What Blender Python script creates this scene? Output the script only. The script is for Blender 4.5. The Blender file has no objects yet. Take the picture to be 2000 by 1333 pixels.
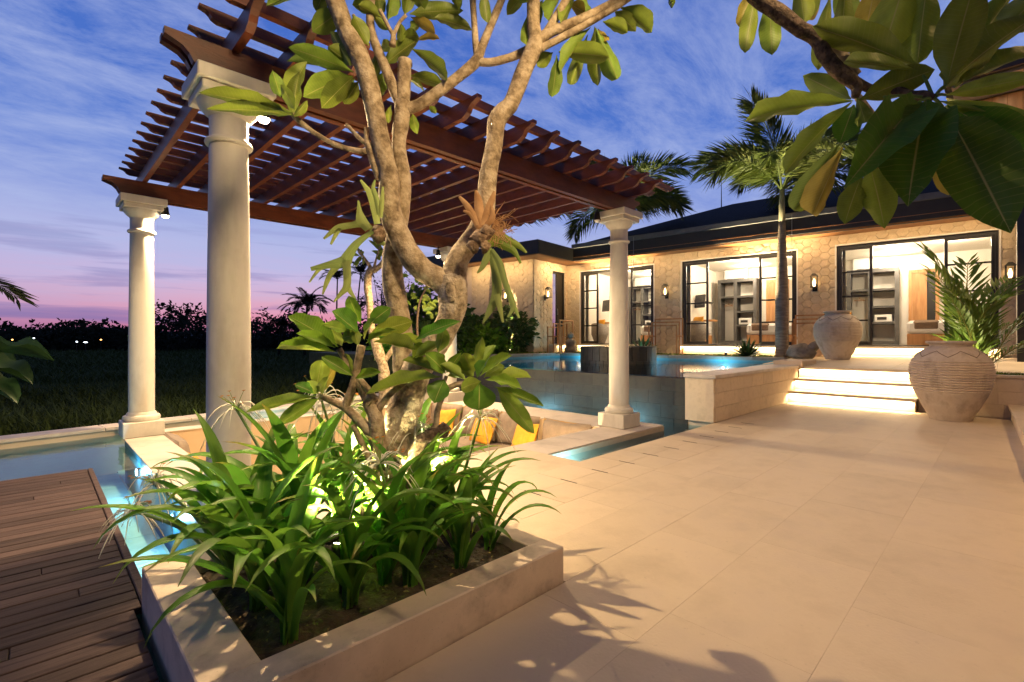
import bpy, math, random
from math import radians, sin, cos, pi, sqrt, exp
from mathutils import Vector, Matrix, noise as mnoise
random.seed(11)
sc = bpy.context.scene
COL = sc.collection
V = Vector
# ---------------------------------------------------------------- camera
F = 950.0; TH = radians(45.54); CX, CY = 1000.0, 663.0; EYE = 1.1
C_, S_ = cos(TH), sin(TH)
FV = V((C_, S_, 0)); RV = V((S_, -C_, 0))
cam = bpy.data.cameras.new('camera'); camo = bpy.data.objects.new('camera', cam); COL.objects.link(camo)
camo.location = (0, 0, EYE); camo.rotation_euler = (radians(90), 0, TH - radians(90))
cam.sensor_width = 36; cam.lens = F * 36 / 2000; cam.shift_y = (CY - 666.5) / 2000
cam.clip_start = 0.05; cam.clip_end = 3000
sc.camera = camo
# ---------------------------------------------------------------- view
sc.view_settings.view_transform = 'Standard'; sc.view_settings.look = 'None'
sc.view_settings.exposure = 0.3; sc.view_settings.gamma = 1.0
sc.view_settings.use_curve_mapping = False
try:
    sc.render.engine = 'CYCLES'
    sc.cycles.use_denoising = True; sc.cycles.max_bounces = 8; sc.cycles.transparent_max_bounces = 24
    sc.cycles.sample_clamp_indirect = 4.0
    sc.cycles.caustics_reflective = False; sc.cycles.caustics_refractive = False
except Exception: pass
# ---------------------------------------------------------------- world: dusk sky
def srgb(r, g, b):
    f = lambda u: ((u / 255 + .055) / 1.055) ** 2.4 if u > 10 else u / 255 / 12.92
    return (f(r), f(g), f(b), 1)
world = bpy.data.worlds.new('World'); sc.world = world; world.use_nodes = True
def nodes_of(nt):
    nt.nodes.clear()
    def n(t, **k):
        nd = nt.nodes.new(t)
        for a, b in k.items():
            if a == 'i':
                for kk, vv in b.items(): nd.inputs[kk].default_value = vv
            else: setattr(nd, a, b)
        return nd
    def l(a, b, oa=0, ib=0): nt.links.new(a.outputs[oa], b.inputs[ib])
    return n, l
def ramp(nd, stops, interp='LINEAR'):
    cr = nd.color_ramp; cr.interpolation = interp
    while len(cr.elements) > 1: cr.elements.remove(cr.elements[-1])
    for i, (p, col) in enumerate(stops):
        e = cr.elements[0] if i == 0 else cr.elements.new(p)
        e.position = p; e.color = col if len(col) == 4 else (*col, 1)
def mth(n, op, a=None, b=None, clamp=False):
    m = n('ShaderNodeMath', operation=op, use_clamp=clamp)
    if a is not None: m.inputs[0].default_value = a
    if b is not None: m.inputs[1].default_value = b
    return m
n, l = nodes_of(world.node_tree)
out = n('ShaderNodeOutputWorld'); bg = n('ShaderNodeBackground', i={'Strength': 1.0}); l(bg, out)
tc = n('ShaderNodeTexCoord'); sep = n('ShaderNodeSeparateXYZ'); l(tc, sep)
rp = n('ShaderNodeValToRGB'); l(sep, rp, 2, 0)
ramp(rp, [(0, srgb(94, 84, 134)), (.018, srgb(122, 108, 154)), (.05, srgb(164, 142, 180)), (.10, srgb(172, 162, 200)),
          (.165, srgb(164, 168, 208)), (.23, srgb(130, 146, 202)), (.31, srgb(92, 122, 194)), (.42, srgb(68, 104, 184)), (.58, srgb(58, 94, 176)), (.72, srgb(36, 58, 126)), (.85, srgb(24, 42, 96)), (1, srgb(20, 34, 80))])
# afterglow: pink band round the place where the sun went down
SUNAZ = radians(66)
dt = n('ShaderNodeVectorMath', operation='DOT_PRODUCT'); l(tc, dt); dt.inputs[1].default_value = (cos(SUNAZ), sin(SUNAZ), 0)
pw = mth(n, 'POWER', b=7.0); mx = mth(n, 'MAXIMUM', b=0.0); nt = world.node_tree; nt.links.new(dt.outputs['Value'], mx.inputs[0]); l(mx, pw)
gl = n('ShaderNodeValToRGB'); l(sep, gl, 2, 0)
ramp(gl, [(0, (.95,) * 3), (.04, (1,) * 3), (.085, (.6,) * 3), (.15, (.18,) * 3), (.25, (0,) * 3)])
gm = mth(n, 'MULTIPLY'); l(pw, gm); l(gl, gm, 0, 1)
gm2 = mth(n, 'MULTIPLY', b=.74, clamp=True); l(gm, gm2)
gc = n('ShaderNodeValToRGB'); l(sep, gc, 2, 0)
ramp(gc, [(0, srgb(196, 92, 122)), (.03, srgb(226, 124, 140)), (.075, srgb(232, 168, 178)), (.14, srgb(206, 186, 220)), (.25, srgb(150, 160, 224))])
m1 = n('ShaderNodeMix', data_type='RGBA'); l(gm2, m1); nt.links.new(rp.outputs[0], m1.inputs[6]); nt.links.new(gc.outputs[0], m1.inputs[7])
# high thin cloud, stretched along one direction on a plane overhead
zz = mth(n, 'ADD', b=.12); l(sep, zz, 2, 0)
dx = mth(n, 'DIVIDE'); l(sep, dx, 0, 0); l(zz, dx, 0, 1)
dy = mth(n, 'DIVIDE'); l(sep, dy, 1, 0); l(zz, dy, 0, 1)
cv = n('ShaderNodeCombineXYZ'); l(dx, cv); l(dy, cv, 0, 1)
mp = n('ShaderNodeMapping'); mp.inputs['Rotation'].default_value = (0, 0, radians(-38)); mp.inputs['Scale'].default_value = (.7, 1.35, 1); l(cv, mp)
nz = n('ShaderNodeTexNoise', i={'Scale': 3.0, 'Detail': 12.0, 'Roughness': .7, 'Distortion': .3}); l(mp, nz)
nr = n('ShaderNodeValToRGB'); ramp(nr, [(.38, (0,) * 3), (.52, (.42,) * 3), (.72, (1,) * 3)]); l(nz, nr)
cf = n('ShaderNodeValToRGB'); l(sep, cf, 2, 0); ramp(cf, [(.02, (0,) * 3), (.2, (.72,) * 3), (.45, (.82,) * 3), (.7, (.4,) * 3)])
cm = mth(n, 'MULTIPLY'); l(nr, cm); l(cf, cm, 0, 1)
m2 = n('ShaderNodeMix', data_type='RGBA'); l(cm, m2); nt.links.new(m1.outputs[2], m2.inputs[6]); m2.inputs[7].default_value = srgb(160, 172, 212)
# low dark cloud bars near the horizon
mp2 = n('ShaderNodeMapping'); mp2.inputs['Scale'].default_value = (1.2, 1.2, 15); l(tc, mp2)
nz2 = n('ShaderNodeTexNoise', i={'Scale': 2.6, 'Detail': 7.0, 'Roughness': .55, 'Distortion': .25}); l(mp2, nz2)
nr2 = n('ShaderNodeValToRGB'); ramp(nr2, [(.52, (0,) * 3), (.6, (.7,) * 3), (.72, (1,) * 3)]); l(nz2, nr2)
cf2 = n('ShaderNodeValToRGB'); l(sep, cf2, 2, 0); ramp(cf2, [(0, (.55,) * 3), (.03, (.75,) * 3), (.09, (.5,) * 3), (.16, (.4,) * 3), (.21, (0,) * 3)])
cm2 = mth(n, 'MULTIPLY'); l(nr2, cm2); l(cf2, cm2, 0, 1)
m3 = n('ShaderNodeMix', data_type='RGBA'); l(cm2, m3); nt.links.new(m2.outputs[2], m3.inputs[6]); m3.inputs[7].default_value = srgb(98, 100, 158)
gt = mth(n, 'GREATER_THAN', b=-.002); l(sep, gt, 2, 0)
m4 = n('ShaderNodeMix', data_type='RGBA'); l(gt, m4); m4.inputs[6].default_value = (.004, .006, .008, 1); nt.links.new(m3.outputs[2], m4.inputs[7])
# the sky darkens away from the sunset
dk = n('ShaderNodeMapRange', i={1: -1.0, 2: .3, 3: .10, 4: 1.0}); nt.links.new(dt.outputs['Value'], dk.inputs[0])
m5 = n('ShaderNodeMix', data_type='RGBA', blend_type='MULTIPLY'); m5.inputs[0].default_value = 1.0; nt.links.new(m4.outputs[2], m5.inputs[6]); nt.links.new(dk.outputs[0], m5.inputs[7])
nt.links.new(m5.outputs[2], bg.inputs[0])

# ---------------------------------------------------------------- pixel helpers (photo is 2000 x 1333)
def ray(px, py): return FV + RV * ((px - CX) / F) + V((0, 0, (CY - py) / F))
def at(px, py, d): return V((0, 0, EYE)) + ray(px, py) * d
def onz(px, py, z): return at(px, py, F * (EYE - z) / (py - CY))
def onplane(px, py, p0, nn):
    r = ray(px, py); e = V((0, 0, EYE)); return e + r * ((V(p0) - e).dot(nn) / r.dot(nn))
def depth(p): return p.x * C_ + p.y * S_
# ---------------------------------------------------------------- object helpers
W = {}
def put(o, parent=None, M=None):
    COL.objects.link(o); M = M or Matrix.Identity(4)
    if parent is not None:
        o.parent = parent; o.matrix_basis = W[parent.name].inverted() @ M
    else: o.matrix_basis = M
    W[o.name] = M
    return o
def tag(o, label=None, cat=None, group=None, kind=None):
    if label: o['label'] = label
    if cat: o['category'] = cat
    if group: o['group'] = group
    if kind: o['kind'] = kind
    return o
def thing(name, label, cat, loc, group=None, rz=0):
    o = bpy.data.objects.new(name, None); o.empty_display_size = .1
    put(o, None, Matrix.Translation(V(loc)) @ Matrix.Rotation(rz, 4, 'Z'))
    return tag(o, label, cat, group)
class MB:
    def __init__(s): s.v = []; s.f = []; s.uv = None
    def add(s, vs, fs):
        b = len(s.v); s.v += [V(p) for p in vs]; s.f += [tuple(i + b for i in f) for f in fs]; return s
    def box(s, x0, x1, y0, y1, z0, z1, M=None, ch=0.0):
        if x0 > x1: x0, x1 = x1, x0
        if y0 > y1: y0, y1 = y1, y0
        if z0 > z1: z0, z1 = z1, z0
        if ch <= 0:
            vs = [V((x, y, z)) for z in (z0, z1) for y in (y0, y1) for x in (x0, x1)]
            fs = [(0, 2, 3, 1), (4, 5, 7, 6), (0, 1, 5, 4), (2, 6, 7, 3), (0, 4, 6, 2), (1, 3, 7, 5)]
        else:
            ch = min(ch, (x1 - x0) * .45, (y1 - y0) * .45, (z1 - z0) * .45)
            vs = []; idx = {}
            X, Y, Z = (x0, x1), (y0, y1), (z0, z1)
            sg = (1, -1)
            for i in (0, 1):
                for j in (0, 1):
                    for k in (0, 1):
                        for ax in range(3):
                            p = [X[i] + sg[i] * ch, Y[j] + sg[j] * ch, Z[k] + sg[k] * ch]
                            p[ax] = (X, Y, Z)[ax][(i, j, k)[ax]]
                            idx[(i, j, k, ax)] = len(vs); vs.append(V(p))
            fs = []
            for ax in range(3):
                o1, o2 = [(1, 2), (2, 0), (0, 1)][ax]
                for sd in (0, 1):
                    q = []
                    for a, b in ((0, 0), (1, 0), (1, 1), (0, 1)):
                        t = [0, 0, 0]; t[ax] = sd; t[o1] = a; t[o2] = b; q.append(idx[(*t, ax)])
                    fs.append(tuple(q if sd else q[::-1]))
            for ax in range(3):
                o1, o2 = [(1, 2), (2, 0), (0, 1)][ax]
                for a in (0, 1):
                    for b in (0, 1):
                        t0 = [0, 0, 0]; t0[o1] = a; t0[o2] = b; t1 = list(t0); t1[ax] = 1
                        q = (idx[(*t0, o1)], idx[(*t1, o1)], idx[(*t1, o2)], idx[(*t0, o2)])
                        fs.append(q if (a == b) == False else q[::-1])
            for i in (0, 1):
                for j in (0, 1):
                    for k in (0, 1):
                        q = (idx[(i, j, k, 0)], idx[(i, j, k, 1)], idx[(i, j, k, 2)])
                        fs.append(q if (i + j + k) % 2 == 1 else q[::-1])
        if M is not None: vs = [M @ p for p in vs]
        return s.add(vs, fs)
    def prism(s, poly, fn, w0, w1):
        k = len(poly); vs = [fn(a, b, w0) for a, b in poly] + [fn(a, b, w1) for a, b in poly]
        fs = [tuple(range(k))[::-1], tuple(range(k, 2 * k))] + [(i, (i + 1) % k, (i + 1) % k + k, i + k) for i in range(k)]
        return s.add(vs, fs)
    def tube(s, pts, rads, seg=8, cap=True, wob=0.0, fr=6.0):
        pts = [V(p) for p in pts]; N = len(pts)
        if not hasattr(rads, '__len__'): rads = [rads] * N
        t0 = (pts[1] - pts[0]).normalized(); u = t0.orthogonal().normalized(); vs = []
        for i, p in enumerate(pts):
            t = (pts[min(i + 1, N - 1)] - pts[max(i - 1, 0)]).normalized()
            u = (u - t * u.dot(t)).normalized(); w = t.cross(u)
            for k in range(seg):
                a = 2 * pi * k / seg; dr = u * cos(a) + w * sin(a); r = rads[i]
                if wob: r *= 1 + wob * mnoise.noise((p + dr * r) * fr) + wob * .45 * mnoise.noise((p + dr * r) * fr * 3.7)
                vs.append(p + dr * r)
        fs = [(i * seg + k, i * seg + (k + 1) % seg, (i + 1) * seg + (k + 1) % seg, (i + 1) * seg + k) for i in range(N - 1) for k in range(seg)]
        if cap: fs += [tuple(range(seg))[::-1], tuple(range((N - 1) * seg, N * seg))]
        return s.add(vs, fs)
    def lathe(s, prof, seg=32, loc=(0, 0, 0), cap=True):
        loc = V(loc); N = len(prof)
        vs = [loc + V((r * cos(2 * pi * k / seg), r * sin(2 * pi * k / seg), z)) for r, z in prof for k in range(seg)]
        fs = [(i * seg + k, i * seg + (k + 1) % seg, (i + 1) * seg + (k + 1) % seg, (i + 1) * seg + k) for i in range(N - 1) for k in range(seg)]
        if cap: fs += [tuple(range(seg))[::-1], tuple(range((N - 1) * seg, N * seg))]
        return s.add(vs, fs)
    def mesh(s, name, mat, smooth=False, inv=None):
        me = bpy.data.meshes.new(name)
        vs = [inv @ p for p in s.v] if inv is not None else s.v
        me.from_pydata([tuple(p) for p in vs], [], s.f)
        if s.uv is not None:
            ul = me.uv_layers.new(name='UVMap'); d = [0.0] * (2 * len(me.loops))
            for lp in me.loops: d[2 * lp.index], d[2 * lp.index + 1] = s.uv[lp.vertex_index]
            ul.data.foreach_set('uv', d)
        if mat: me.materials.append(mat)
        if smooth: me.polygons.foreach_set('use_smooth', [True] * len(me.polygons))
        if smooth == 'auto':
            try: me.set_sharp_from_angle(angle=radians(38))
            except Exception: pass
        return me
    def build(s, name, mat, parent=None, smooth=False, label=None, cat=None, group=None, kind=None):
        if parent is not None:
            inv = W[parent.name].inverted(); M = W[parent.name]
        else:
            xs = [p.x for p in s.v]; ys = [p.y for p in s.v]; zs = [p.z for p in s.v]
            M = Matrix.Translation(V(((min(xs) + max(xs)) / 2, (min(ys) + max(ys)) / 2, min(zs)))); inv = M.inverted()
        o = bpy.data.objects.new(name, s.mesh(name, mat, smooth, inv)); put(o, parent, M)
        return tag(o, label, cat, group, kind)
def box(name, mat, parent, *a, ch=0.0, **k): return MB().box(*a, ch=ch).build(name, mat, parent, **k)
def inst(name, me, M, parent=None): return put(bpy.data.objects.new(name, me), parent, M)
def struct(name, mb, mat, **k): return mb.build(name, mat, kind='structure', **k)
def smoothpts(ctrl, sub=4):
    """Catmull-Rom through (point, radius)"""
    P = [V((*p, r)) if len(p) == 3 else V(p) for p, r in ctrl] if not isinstance(ctrl[0], Vector) else ctrl
    out = []
    for i in range(len(P) - 1):
        a, b, c, d = P[max(i - 1, 0)], P[i], P[i + 1], P[min(i + 2, len(P) - 1)]
        for k in range(sub):
            t = k / sub
            out.append(.5 * ((2 * b) + (c - a) * t + (2 * a - 5 * b + 4 * c - d) * t * t + (3 * b - a - 3 * c + d) * t ** 3))
    out.append(P[-1]); return out

# ---------------------------------------------------------------- materials
def newmat(name):
    m = bpy.data.materials.new(name); m.use_nodes = True
    return (m, *nodes_of(m.node_tree))
def pm(name, c1, c2=None, scale=4.0, rough=.6, bump=0.0, bscale=None, rand=0.0, metal=0.0, coord='Object', stretch=(1, 1, 1), detail=6.0, c3=None, spec=.5, lo=.35, hi=.65, sheen=0, coat=0, stain=0.0, sscale=1.3):
    m, n, l = newmat(name); nt = m.node_tree
    o = n('ShaderNodeOutputMaterial'); p = n('ShaderNodeBsdfPrincipled'); l(p, o)
    p.inputs['Roughness'].default_value = rough; p.inputs['Metallic'].default_value = metal; p.inputs['Specular IOR Level'].default_value = spec
    p.inputs['Coat Weight'].default_value = coat
    c2 = c2 or c1
    tc = n('ShaderNodeTexCoord'); mp = n('ShaderNodeMapping'); mp.inputs['Scale'].default_value = stretch
    if coord == 'World':
        g = n('ShaderNodeNewGeometry'); nt.links.new(g.outputs['Position'], mp.inputs[0])
    else: nt.links.new(tc.outputs[coord], mp.inputs[0])
    oi = n('ShaderNodeObjectInfo')
    if coord != 'World':
        ad = n('ShaderNodeVectorMath', operation='ADD'); cb = n('ShaderNodeCombineXYZ')
        k = mth(n, 'MULTIPLY', b=37.0); nt.links.new(oi.outputs['Random'], k.inputs[0])
        l(k, cb, 0, 0); l(k, cb, 0, 1); l(k, cb, 0, 2); l(mp, ad); l(cb, ad, 0, 1); vec = ad
    else: vec = mp
    nz = n('ShaderNodeTexNoise', i={'Scale': scale, 'Detail': detail, 'Roughness': .6}); l(vec, nz)
    r = n('ShaderNodeValToRGB'); st = [(lo, c1), (hi, c2)]
    if c3: st = [(lo, c1), ((lo + hi) / 2, c2), (hi, c3)]
    ramp(r, st); l(nz, r)
    src = r
    if rand:
        hs = n('ShaderNodeHueSaturation'); mr = n('ShaderNodeMapRange'); nt.links.new(oi.outputs['Random'], mr.inputs[0])
        mr.inputs[3].default_value = 1 - rand; mr.inputs[4].default_value = 1 + rand
        nt.links.new(mr.outputs[0], hs.inputs['Value']); nt.links.new(r.outputs[0], hs.inputs['Color']); src = hs
    if stain:
        g2 = n('ShaderNodeNewGeometry'); sn = n('ShaderNodeTexNoise', i={'Scale': sscale, 'Detail': 9.0, 'Roughness': .68}); nt.links.new(g2.outputs['Position'], sn.inputs[0])
        sr = n('ShaderNodeMapRange', i={1: .50, 2: .68, 3: 1.0, 4: 1 - stain}); nt.links.new(sn.outputs[0], sr.inputs[0])
        sn3 = n('ShaderNodeTexNoise', i={'Scale': sscale * 30, 'Detail': 3.0}); nt.links.new(g2.outputs['Position'], sn3.inputs[0])
        sr3 = n('ShaderNodeMapRange', i={1: .66, 2: .74, 3: 1.0, 4: 1 - stain * .8}); nt.links.new(sn3.outputs[0], sr3.inputs[0])
        sm = mth(n, 'MULTIPLY'); l(sr, sm); l(sr3, sm, 0, 1)
        sx = n('ShaderNodeMix', data_type='RGBA', blend_type='MULTIPLY'); sx.inputs[0].default_value = 1.0; nt.links.new(src.outputs[0], sx.inputs[6]); nt.links.new(sm.outputs[0], sx.inputs[7])
        nt.links.new(sx.outputs[2], p.inputs['Base Color'])
    else: nt.links.new(src.outputs[0], p.inputs['Base Color'])
    if bump:
        b = n('ShaderNodeBump', i={'Strength': 1.0, 'Distance': bump}); nz2 = n('ShaderNodeTexNoise', i={'Scale': bscale or scale * 4, 'Detail': 5.0}); l(vec, nz2)
        nt.links.new(nz2.outputs[0], b.inputs['Height']); nt.links.new(b.outputs[0], p.inputs['Normal'])
        rr = n('ShaderNodeMapRange', i={3: rough * .85, 4: min(1, rough * 1.15)}); nt.links.new(nz2.outputs[0], rr.inputs[0]); nt.links.new(rr.outputs[0], p.inputs['Roughness'])
    return m
def emis(name, col, st):
    m, n, l = newmat(name); o = n('ShaderNodeOutputMaterial'); e = n('ShaderNodeEmission', i={'Color': (*col, 1), 'Strength': st}); l(e, o); return m
def leafmat(name, top, under, vein, trans=.3, rough=.42, nv=22, yellow=None, nv_on=True, coat=0.0, tip=False):
    m, n, l = newmat(name); nt = m.node_tree
    o = n('ShaderNodeOutputMaterial'); p = n('ShaderNodeBsdfPrincipled', i={'Roughness': rough + .1, 'Specular IOR Level': .3}); p.inputs['Coat Weight'].default_value = coat
    tr = n('ShaderNodeBsdfTranslucent'); mx = n('ShaderNodeMixShader', i={0: trans}); l(p, mx, 0, 1); l(tr, mx, 0, 2); l(mx, o)
    g = n('ShaderNodeNewGeometry'); oi = n('ShaderNodeObjectInfo'); tc = n('ShaderNodeTexCoord'); sp = n('ShaderNodeSeparateXYZ'); nt.links.new(tc.outputs['UV'], sp.inputs[0])
    base = n('ShaderNodeMix', data_type='RGBA'); nt.links.new(g.outputs['Backfacing'], base.inputs[0]); base.inputs[6].default_value = (*top, 1); base.inputs[7].default_value = (*under, 1)
    # blotches
    ad = n('ShaderNodeVectorMath', operation='ADD'); nt.links.new(tc.outputs['Object'], ad.inputs[0])
    cb = n('ShaderNodeCombineXYZ'); k = mth(n, 'MULTIPLY', b=53.0); nt.links.new(oi.outputs['Random'], k.inputs[0]); l(k, cb, 0, 0); l(k, cb, 0, 1); l(cb, ad, 0, 1)
    nz = n('ShaderNodeTexNoise', i={'Scale': 3.0, 'Detail': 4.0}); l(ad, nz)
    hs = n('ShaderNodeHueSaturation'); nt.links.new(base.outputs[2], hs.inputs['Color'])
    mr = n('ShaderNodeMapRange', i={1: .3, 2: .7, 3: .78, 4: 1.2}); nt.links.new(nz.outputs[0], mr.inputs[0])
    m2 = n('ShaderNodeMapRange', i={3: .75, 4: 1.25}); nt.links.new(oi.outputs['Random'], m2.inputs[0])
    mm = mth(n, 'MULTIPLY'); l(mr, mm); l(m2, mm, 0, 1); l(mm, hs, 0, 2)
    m3 = n('ShaderNodeMapRange', i={3: .485, 4: .515}); k2 = mth(n, 'FRACT'); k3 = mth(n, 'MULTIPLY', b=7.31); nt.links.new(oi.outputs['Random'], k3.inputs[0]); l(k3, k2); l(k2, m3); l(m3, hs, 0, 0)
    # midrib and side veins from UV (u across -1..1 stored as 0..1, v along)
    u = mth(n, 'SUBTRACT', b=.5); l(sp, u, 0, 0); au = mth(n, 'ABSOLUTE'); l(u, au)
    mid = n('ShaderNodeMapRange', i={1: .007, 2: .022, 3: 1.0, 4: 0.0}); l(au, mid)
    a1 = mth(n, 'MULTIPLY', b=float(nv)); l(sp, a1, 1, 0); a2 = mth(n, 'MULTIPLY', b=nv * .16); l(au, a2); a3 = mth(n, 'SUBTRACT'); l(a1, a3); l(a2, a3, 0, 1)
    fr = mth(n, 'PINGPONG', b=.5); l(a3, fr)
    sv = n('ShaderNodeMapRange', i={1: .0, 2: .09, 3: .30 if nv_on else 0.0, 4: 0.0}); l(fr, sv)
    ve = mth(n, 'MAXIMUM'); l(mid, ve); l(sv, ve, 0, 1)
    vm = n('ShaderNodeMix', data_type='RGBA'); l(ve, vm); nt.links.new(hs.outputs[0], vm.inputs[6]); vm.inputs[7].default_value = (*vein, 1)
    if tip:
        tv = n('ShaderNodeMapRange', i={1: .84, 2: .99, 3: 0.0, 4: .9}); l(sp, tv, 1, 0); tn_ = mth(n, 'MULTIPLY'); l(tv, tn_); l(k2, tn_, 0, 1)
        v2 = n('ShaderNodeMix', data_type='RGBA'); l(tn_, v2); nt.links.new(vm.outputs[2], v2.inputs[6]); v2.inputs[7].default_value = (.34, .22, .05, 1); vm = v2
    nt.links.new(vm.outputs[2], p.inputs['Base Color']); nt.links.new(vm.outputs[2], tr.inputs['Color'])
    bp = n('ShaderNodeBump', i={'Strength': .35, 'Distance': .0012}); nt.links.new(fr.outputs[0], bp.inputs['Height']); nt.links.new(bp.outputs[0], p.inputs['Normal'])
    return m
def glassmat(name, tint=(1, 1, 1), refl=1.0, rough=0.0):
    m, n, l = newmat(name); o = n('ShaderNodeOutputMaterial')
    t = n('ShaderNodeBsdfTransparent', i={'Color': (*tint, 1)}); g = n('ShaderNodeBsdfGlossy', i={'Roughness': rough}); f = n('ShaderNodeFresnel', i={'IOR': 1.5})
    k = mth(n, 'MULTIPLY', b=refl); l(f, k); mx = n('ShaderNodeMixShader'); l(k, mx); l(t, mx, 0, 1); l(g, mx, 0, 2); l(mx, o); return m
def watermat(name, tint, bump=.003, bs=7.0, rough=.02):
    m, n, l = newmat(name); nt = m.node_tree; o = n('ShaderNodeOutputMaterial')
    t = n('ShaderNodeBsdfTransparent', i={'Color': (*tint, 1)}); g = n('ShaderNodeBsdfGlossy', i={'Roughness': rough}); f = n('ShaderNodeFresnel', i={'IOR': 1.33})
    gg = n('ShaderNodeNewGeometry'); nz = n('ShaderNodeTexNoise', i={'Scale': bs, 'Detail': 3.0, 'Distortion': .4}); nt.links.new(gg.outputs['Position'], nz.inputs[0])
    b = n('ShaderNodeBump', i={'Strength': 1.0, 'Distance': bump}); nt.links.new(nz.outputs[0], b.inputs['Height'])
    nt.links.new(b.outputs[0], g.inputs['Normal']); nt.links.new(b.outputs[0], f.inputs['Normal'])
    mx = n('ShaderNodeMixShader'); l(f, mx); l(t, mx, 0, 1); l(g, mx, 0, 2); l(mx, o); return m

M_PAVE = pm('paver_stone', (.54, .435, .305), (.61, .50, .36), 3.5, .62, bump=.0012, bscale=70, rand=.035, c3=(.58, .475, .36), lo=.25, hi=.75, stain=.13, sscale=1.1)
M_JOINT = pm('joint_mortar', (.53, .425, .30), (.58, .47, .335), 8, .8)
M_COPE = pm('coping_stone', (.47, .41, .36), (.58, .51, .45), 3, .6, bump=.001, bscale=50, rand=.04, stain=.2, sscale=3.0)
M_SAND = pm('sandstone', (.56, .45, .32), (.64, .52, .38), 9, .75, bump=.002, bscale=60, rand=.05, c3=(.60, .48, .35))
M_PLAST = pm('smooth_render', (.56, .44, .32), (.63, .51, .38), 1.6, .7, bump=.0006, bscale=90)
M_PLANT = pm('planter_render', (.50, .40, .31), (.60, .49, .39), 3.2, .7, bump=.0008, bscale=60, c3=(.44, .35, .27), lo=.3, hi=.75, stain=.34, sscale=4.5)
M_COLUMN = pm('column_paint', (.50, .465, .41), (.60, .57, .51), 5.0, .6, bump=.0012, bscale=26, stretch=(1, 1, .25), c3=(.57, .535, .475), stain=.12, sscale=3.0)
M_WOODP = pm('pergola_timber', (.070, .017, .0065), (.135, .036, .013), 5.0, .45, bump=.0016, bscale=40, rand=.25, stretch=(1, 1, 3))
M_DECK = pm('deck_timber', (.038, .025, .025), (.068, .046, .045), 4.0, .8, bump=.002, bscale=60, rand=.28, stretch=(.35, 6, 6), spec=.15, c3=(.028, .019, .019))
M_TEAK = pm('teak_timber', (.36, .17, .06), (.52, .27, .11), 3.0, .45, bump=.001, bscale=40, rand=.1, stretch=(4, 4, .5))
M_SOFFIT = pm('soffit_timber', (.30, .12, .04), (.42, .19, .07), 3.0, .5, rand=.1)
M_BLACK = pm('black_metal', (.012, .011, .01), (.018, .016, .014), 6, .4)
M_FASCIA = pm('dark_fascia', (.022, .019, .017), (.03, .026, .022), 4, .6)
M_GUTTER = pm('grey_flashing', (.10, .10, .105), (.13, .13, .135), 4, .55)
M_ROOF = pm('dark_roof_shingle', (.012, .012, .014), (.022, .022, .025), 9, .85, bump=.004, bscale=30, spec=.12)
M_HEX = pm('scale_stone', (.56, .43, .27), (.64, .50, .33), 22, .85, bump=.007, bscale=60, rand=.07, c3=(.57, .44, .28))
M_DTILE = pm('dark_pool_tile', (.016, .015, .013), (.034, .031, .025), 7, .42, bump=.0012, bscale=40, rand=.16, c3=(.024, .022, .019))
M_POOLF = pm('pool_floor_tile', (.06, .22, .28), (.10, .29, .35), 4, .5, rand=.08, coord='World')
M_MOATF = pm('moat_floor_stone', (.34, .46, .48), (.46, .56, .57), 5, .6, rand=.05, coord='World')
M_SOIL = pm('planting_soil', (.018, .012, .008), (.05, .034, .02), 22, .95, bump=.02, bscale=40, c3=(.03, .03, .012))
M_JAR = pm('jar_clay', (.40, .32, .24), (.54, .45, .35), 6, .8, bump=.002, bscale=50, c3=(.47, .38, .29), stretch=(1, 1, .6))
M_WALLW = pm('white_wall', (.74, .70, .62), (.78, .74, .66), 3, .7)
M_FLOORI = pm('polished_floor', (.42, .37, .31), (.5, .45, .38), 3, .15)
M_GREYC = pm('grey_cement_shelf', (.042, .041, .040), (.066, .064, .062), 7, .6)
M_SOFA = pm('taupe_canvas', (.20, .155, .12), (.26, .205, .16), 14, .9, bump=.001, bscale=200, rand=.05)
M_YEL = pm('mustard_fabric', (.62, .29, .02), (.74, .36, .035), 16, .9, bump=.0008, bscale=200)
M_PIPE = pm('ochre_piping', (.42, .24, .03), None, 4, .8)
M_BED = pm('white_linen', (.72, .70, .66), (.78, .76, .72), 8, .9, bump=.002, bscale=20)
M_BROWN = pm('brown_throw', (.13, .085, .055), (.17, .11, .07), 20, .9)
M_WICK = pm('grey_wicker', (.16, .14, .12), (.26, .23, .2), 40, .8, bump=.004, bscale=90)
M_BARK = pm('frangipani_bark', (.13, .09, .05), (.29, .22, .135), 20, .85, bump=.010, bscale=48, c3=(.44, .355, .245), lo=.34, hi=.62, detail=8)
M_BARKM = pm('mossy_bark', (.10, .078, .045), (.36, .285, .19), 15, .9, bump=.02, bscale=36, c3=(.54, .46, .35), lo=.34, hi=.62, detail=9)
M_TWIG = pm('brown_twig_bark', (.055, .035, .02), (.17, .115, .075), 50, .85, bump=.006, bscale=110, lo=.4, hi=.6)
M_PTRUNK = pm('palm_trunk_bark', (.17, .125, .09), (.30, .235, .17), 5, .85, bump=.01, bscale=12, stretch=(1, 1, 5))
M_PSHAFT = pm('palm_crownshaft', (.22, .21, .13), (.34, .32, .2), 4, .5)
M_DRY = pm('dry_fern_frond', (.26, .13, .05), (.42, .25, .12), 9, .8, bump=.004, bscale=30)
M_SHIELD = pm('fern_shield', (.10, .06, .035), (.24, .16, .10), 26, .9, bump=.012, bscale=60, c3=(.42, .32, .22), lo=.38, hi=.7)
M_ROCK = pm('carved_stone', (.14, .115, .09), (.28, .23, .18), 9, .9, bump=.008, bscale=30)
M_GRASSB = pm('lawn_soil', (.03, .045, .012), (.05, .07, .02), 8, .95)
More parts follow.
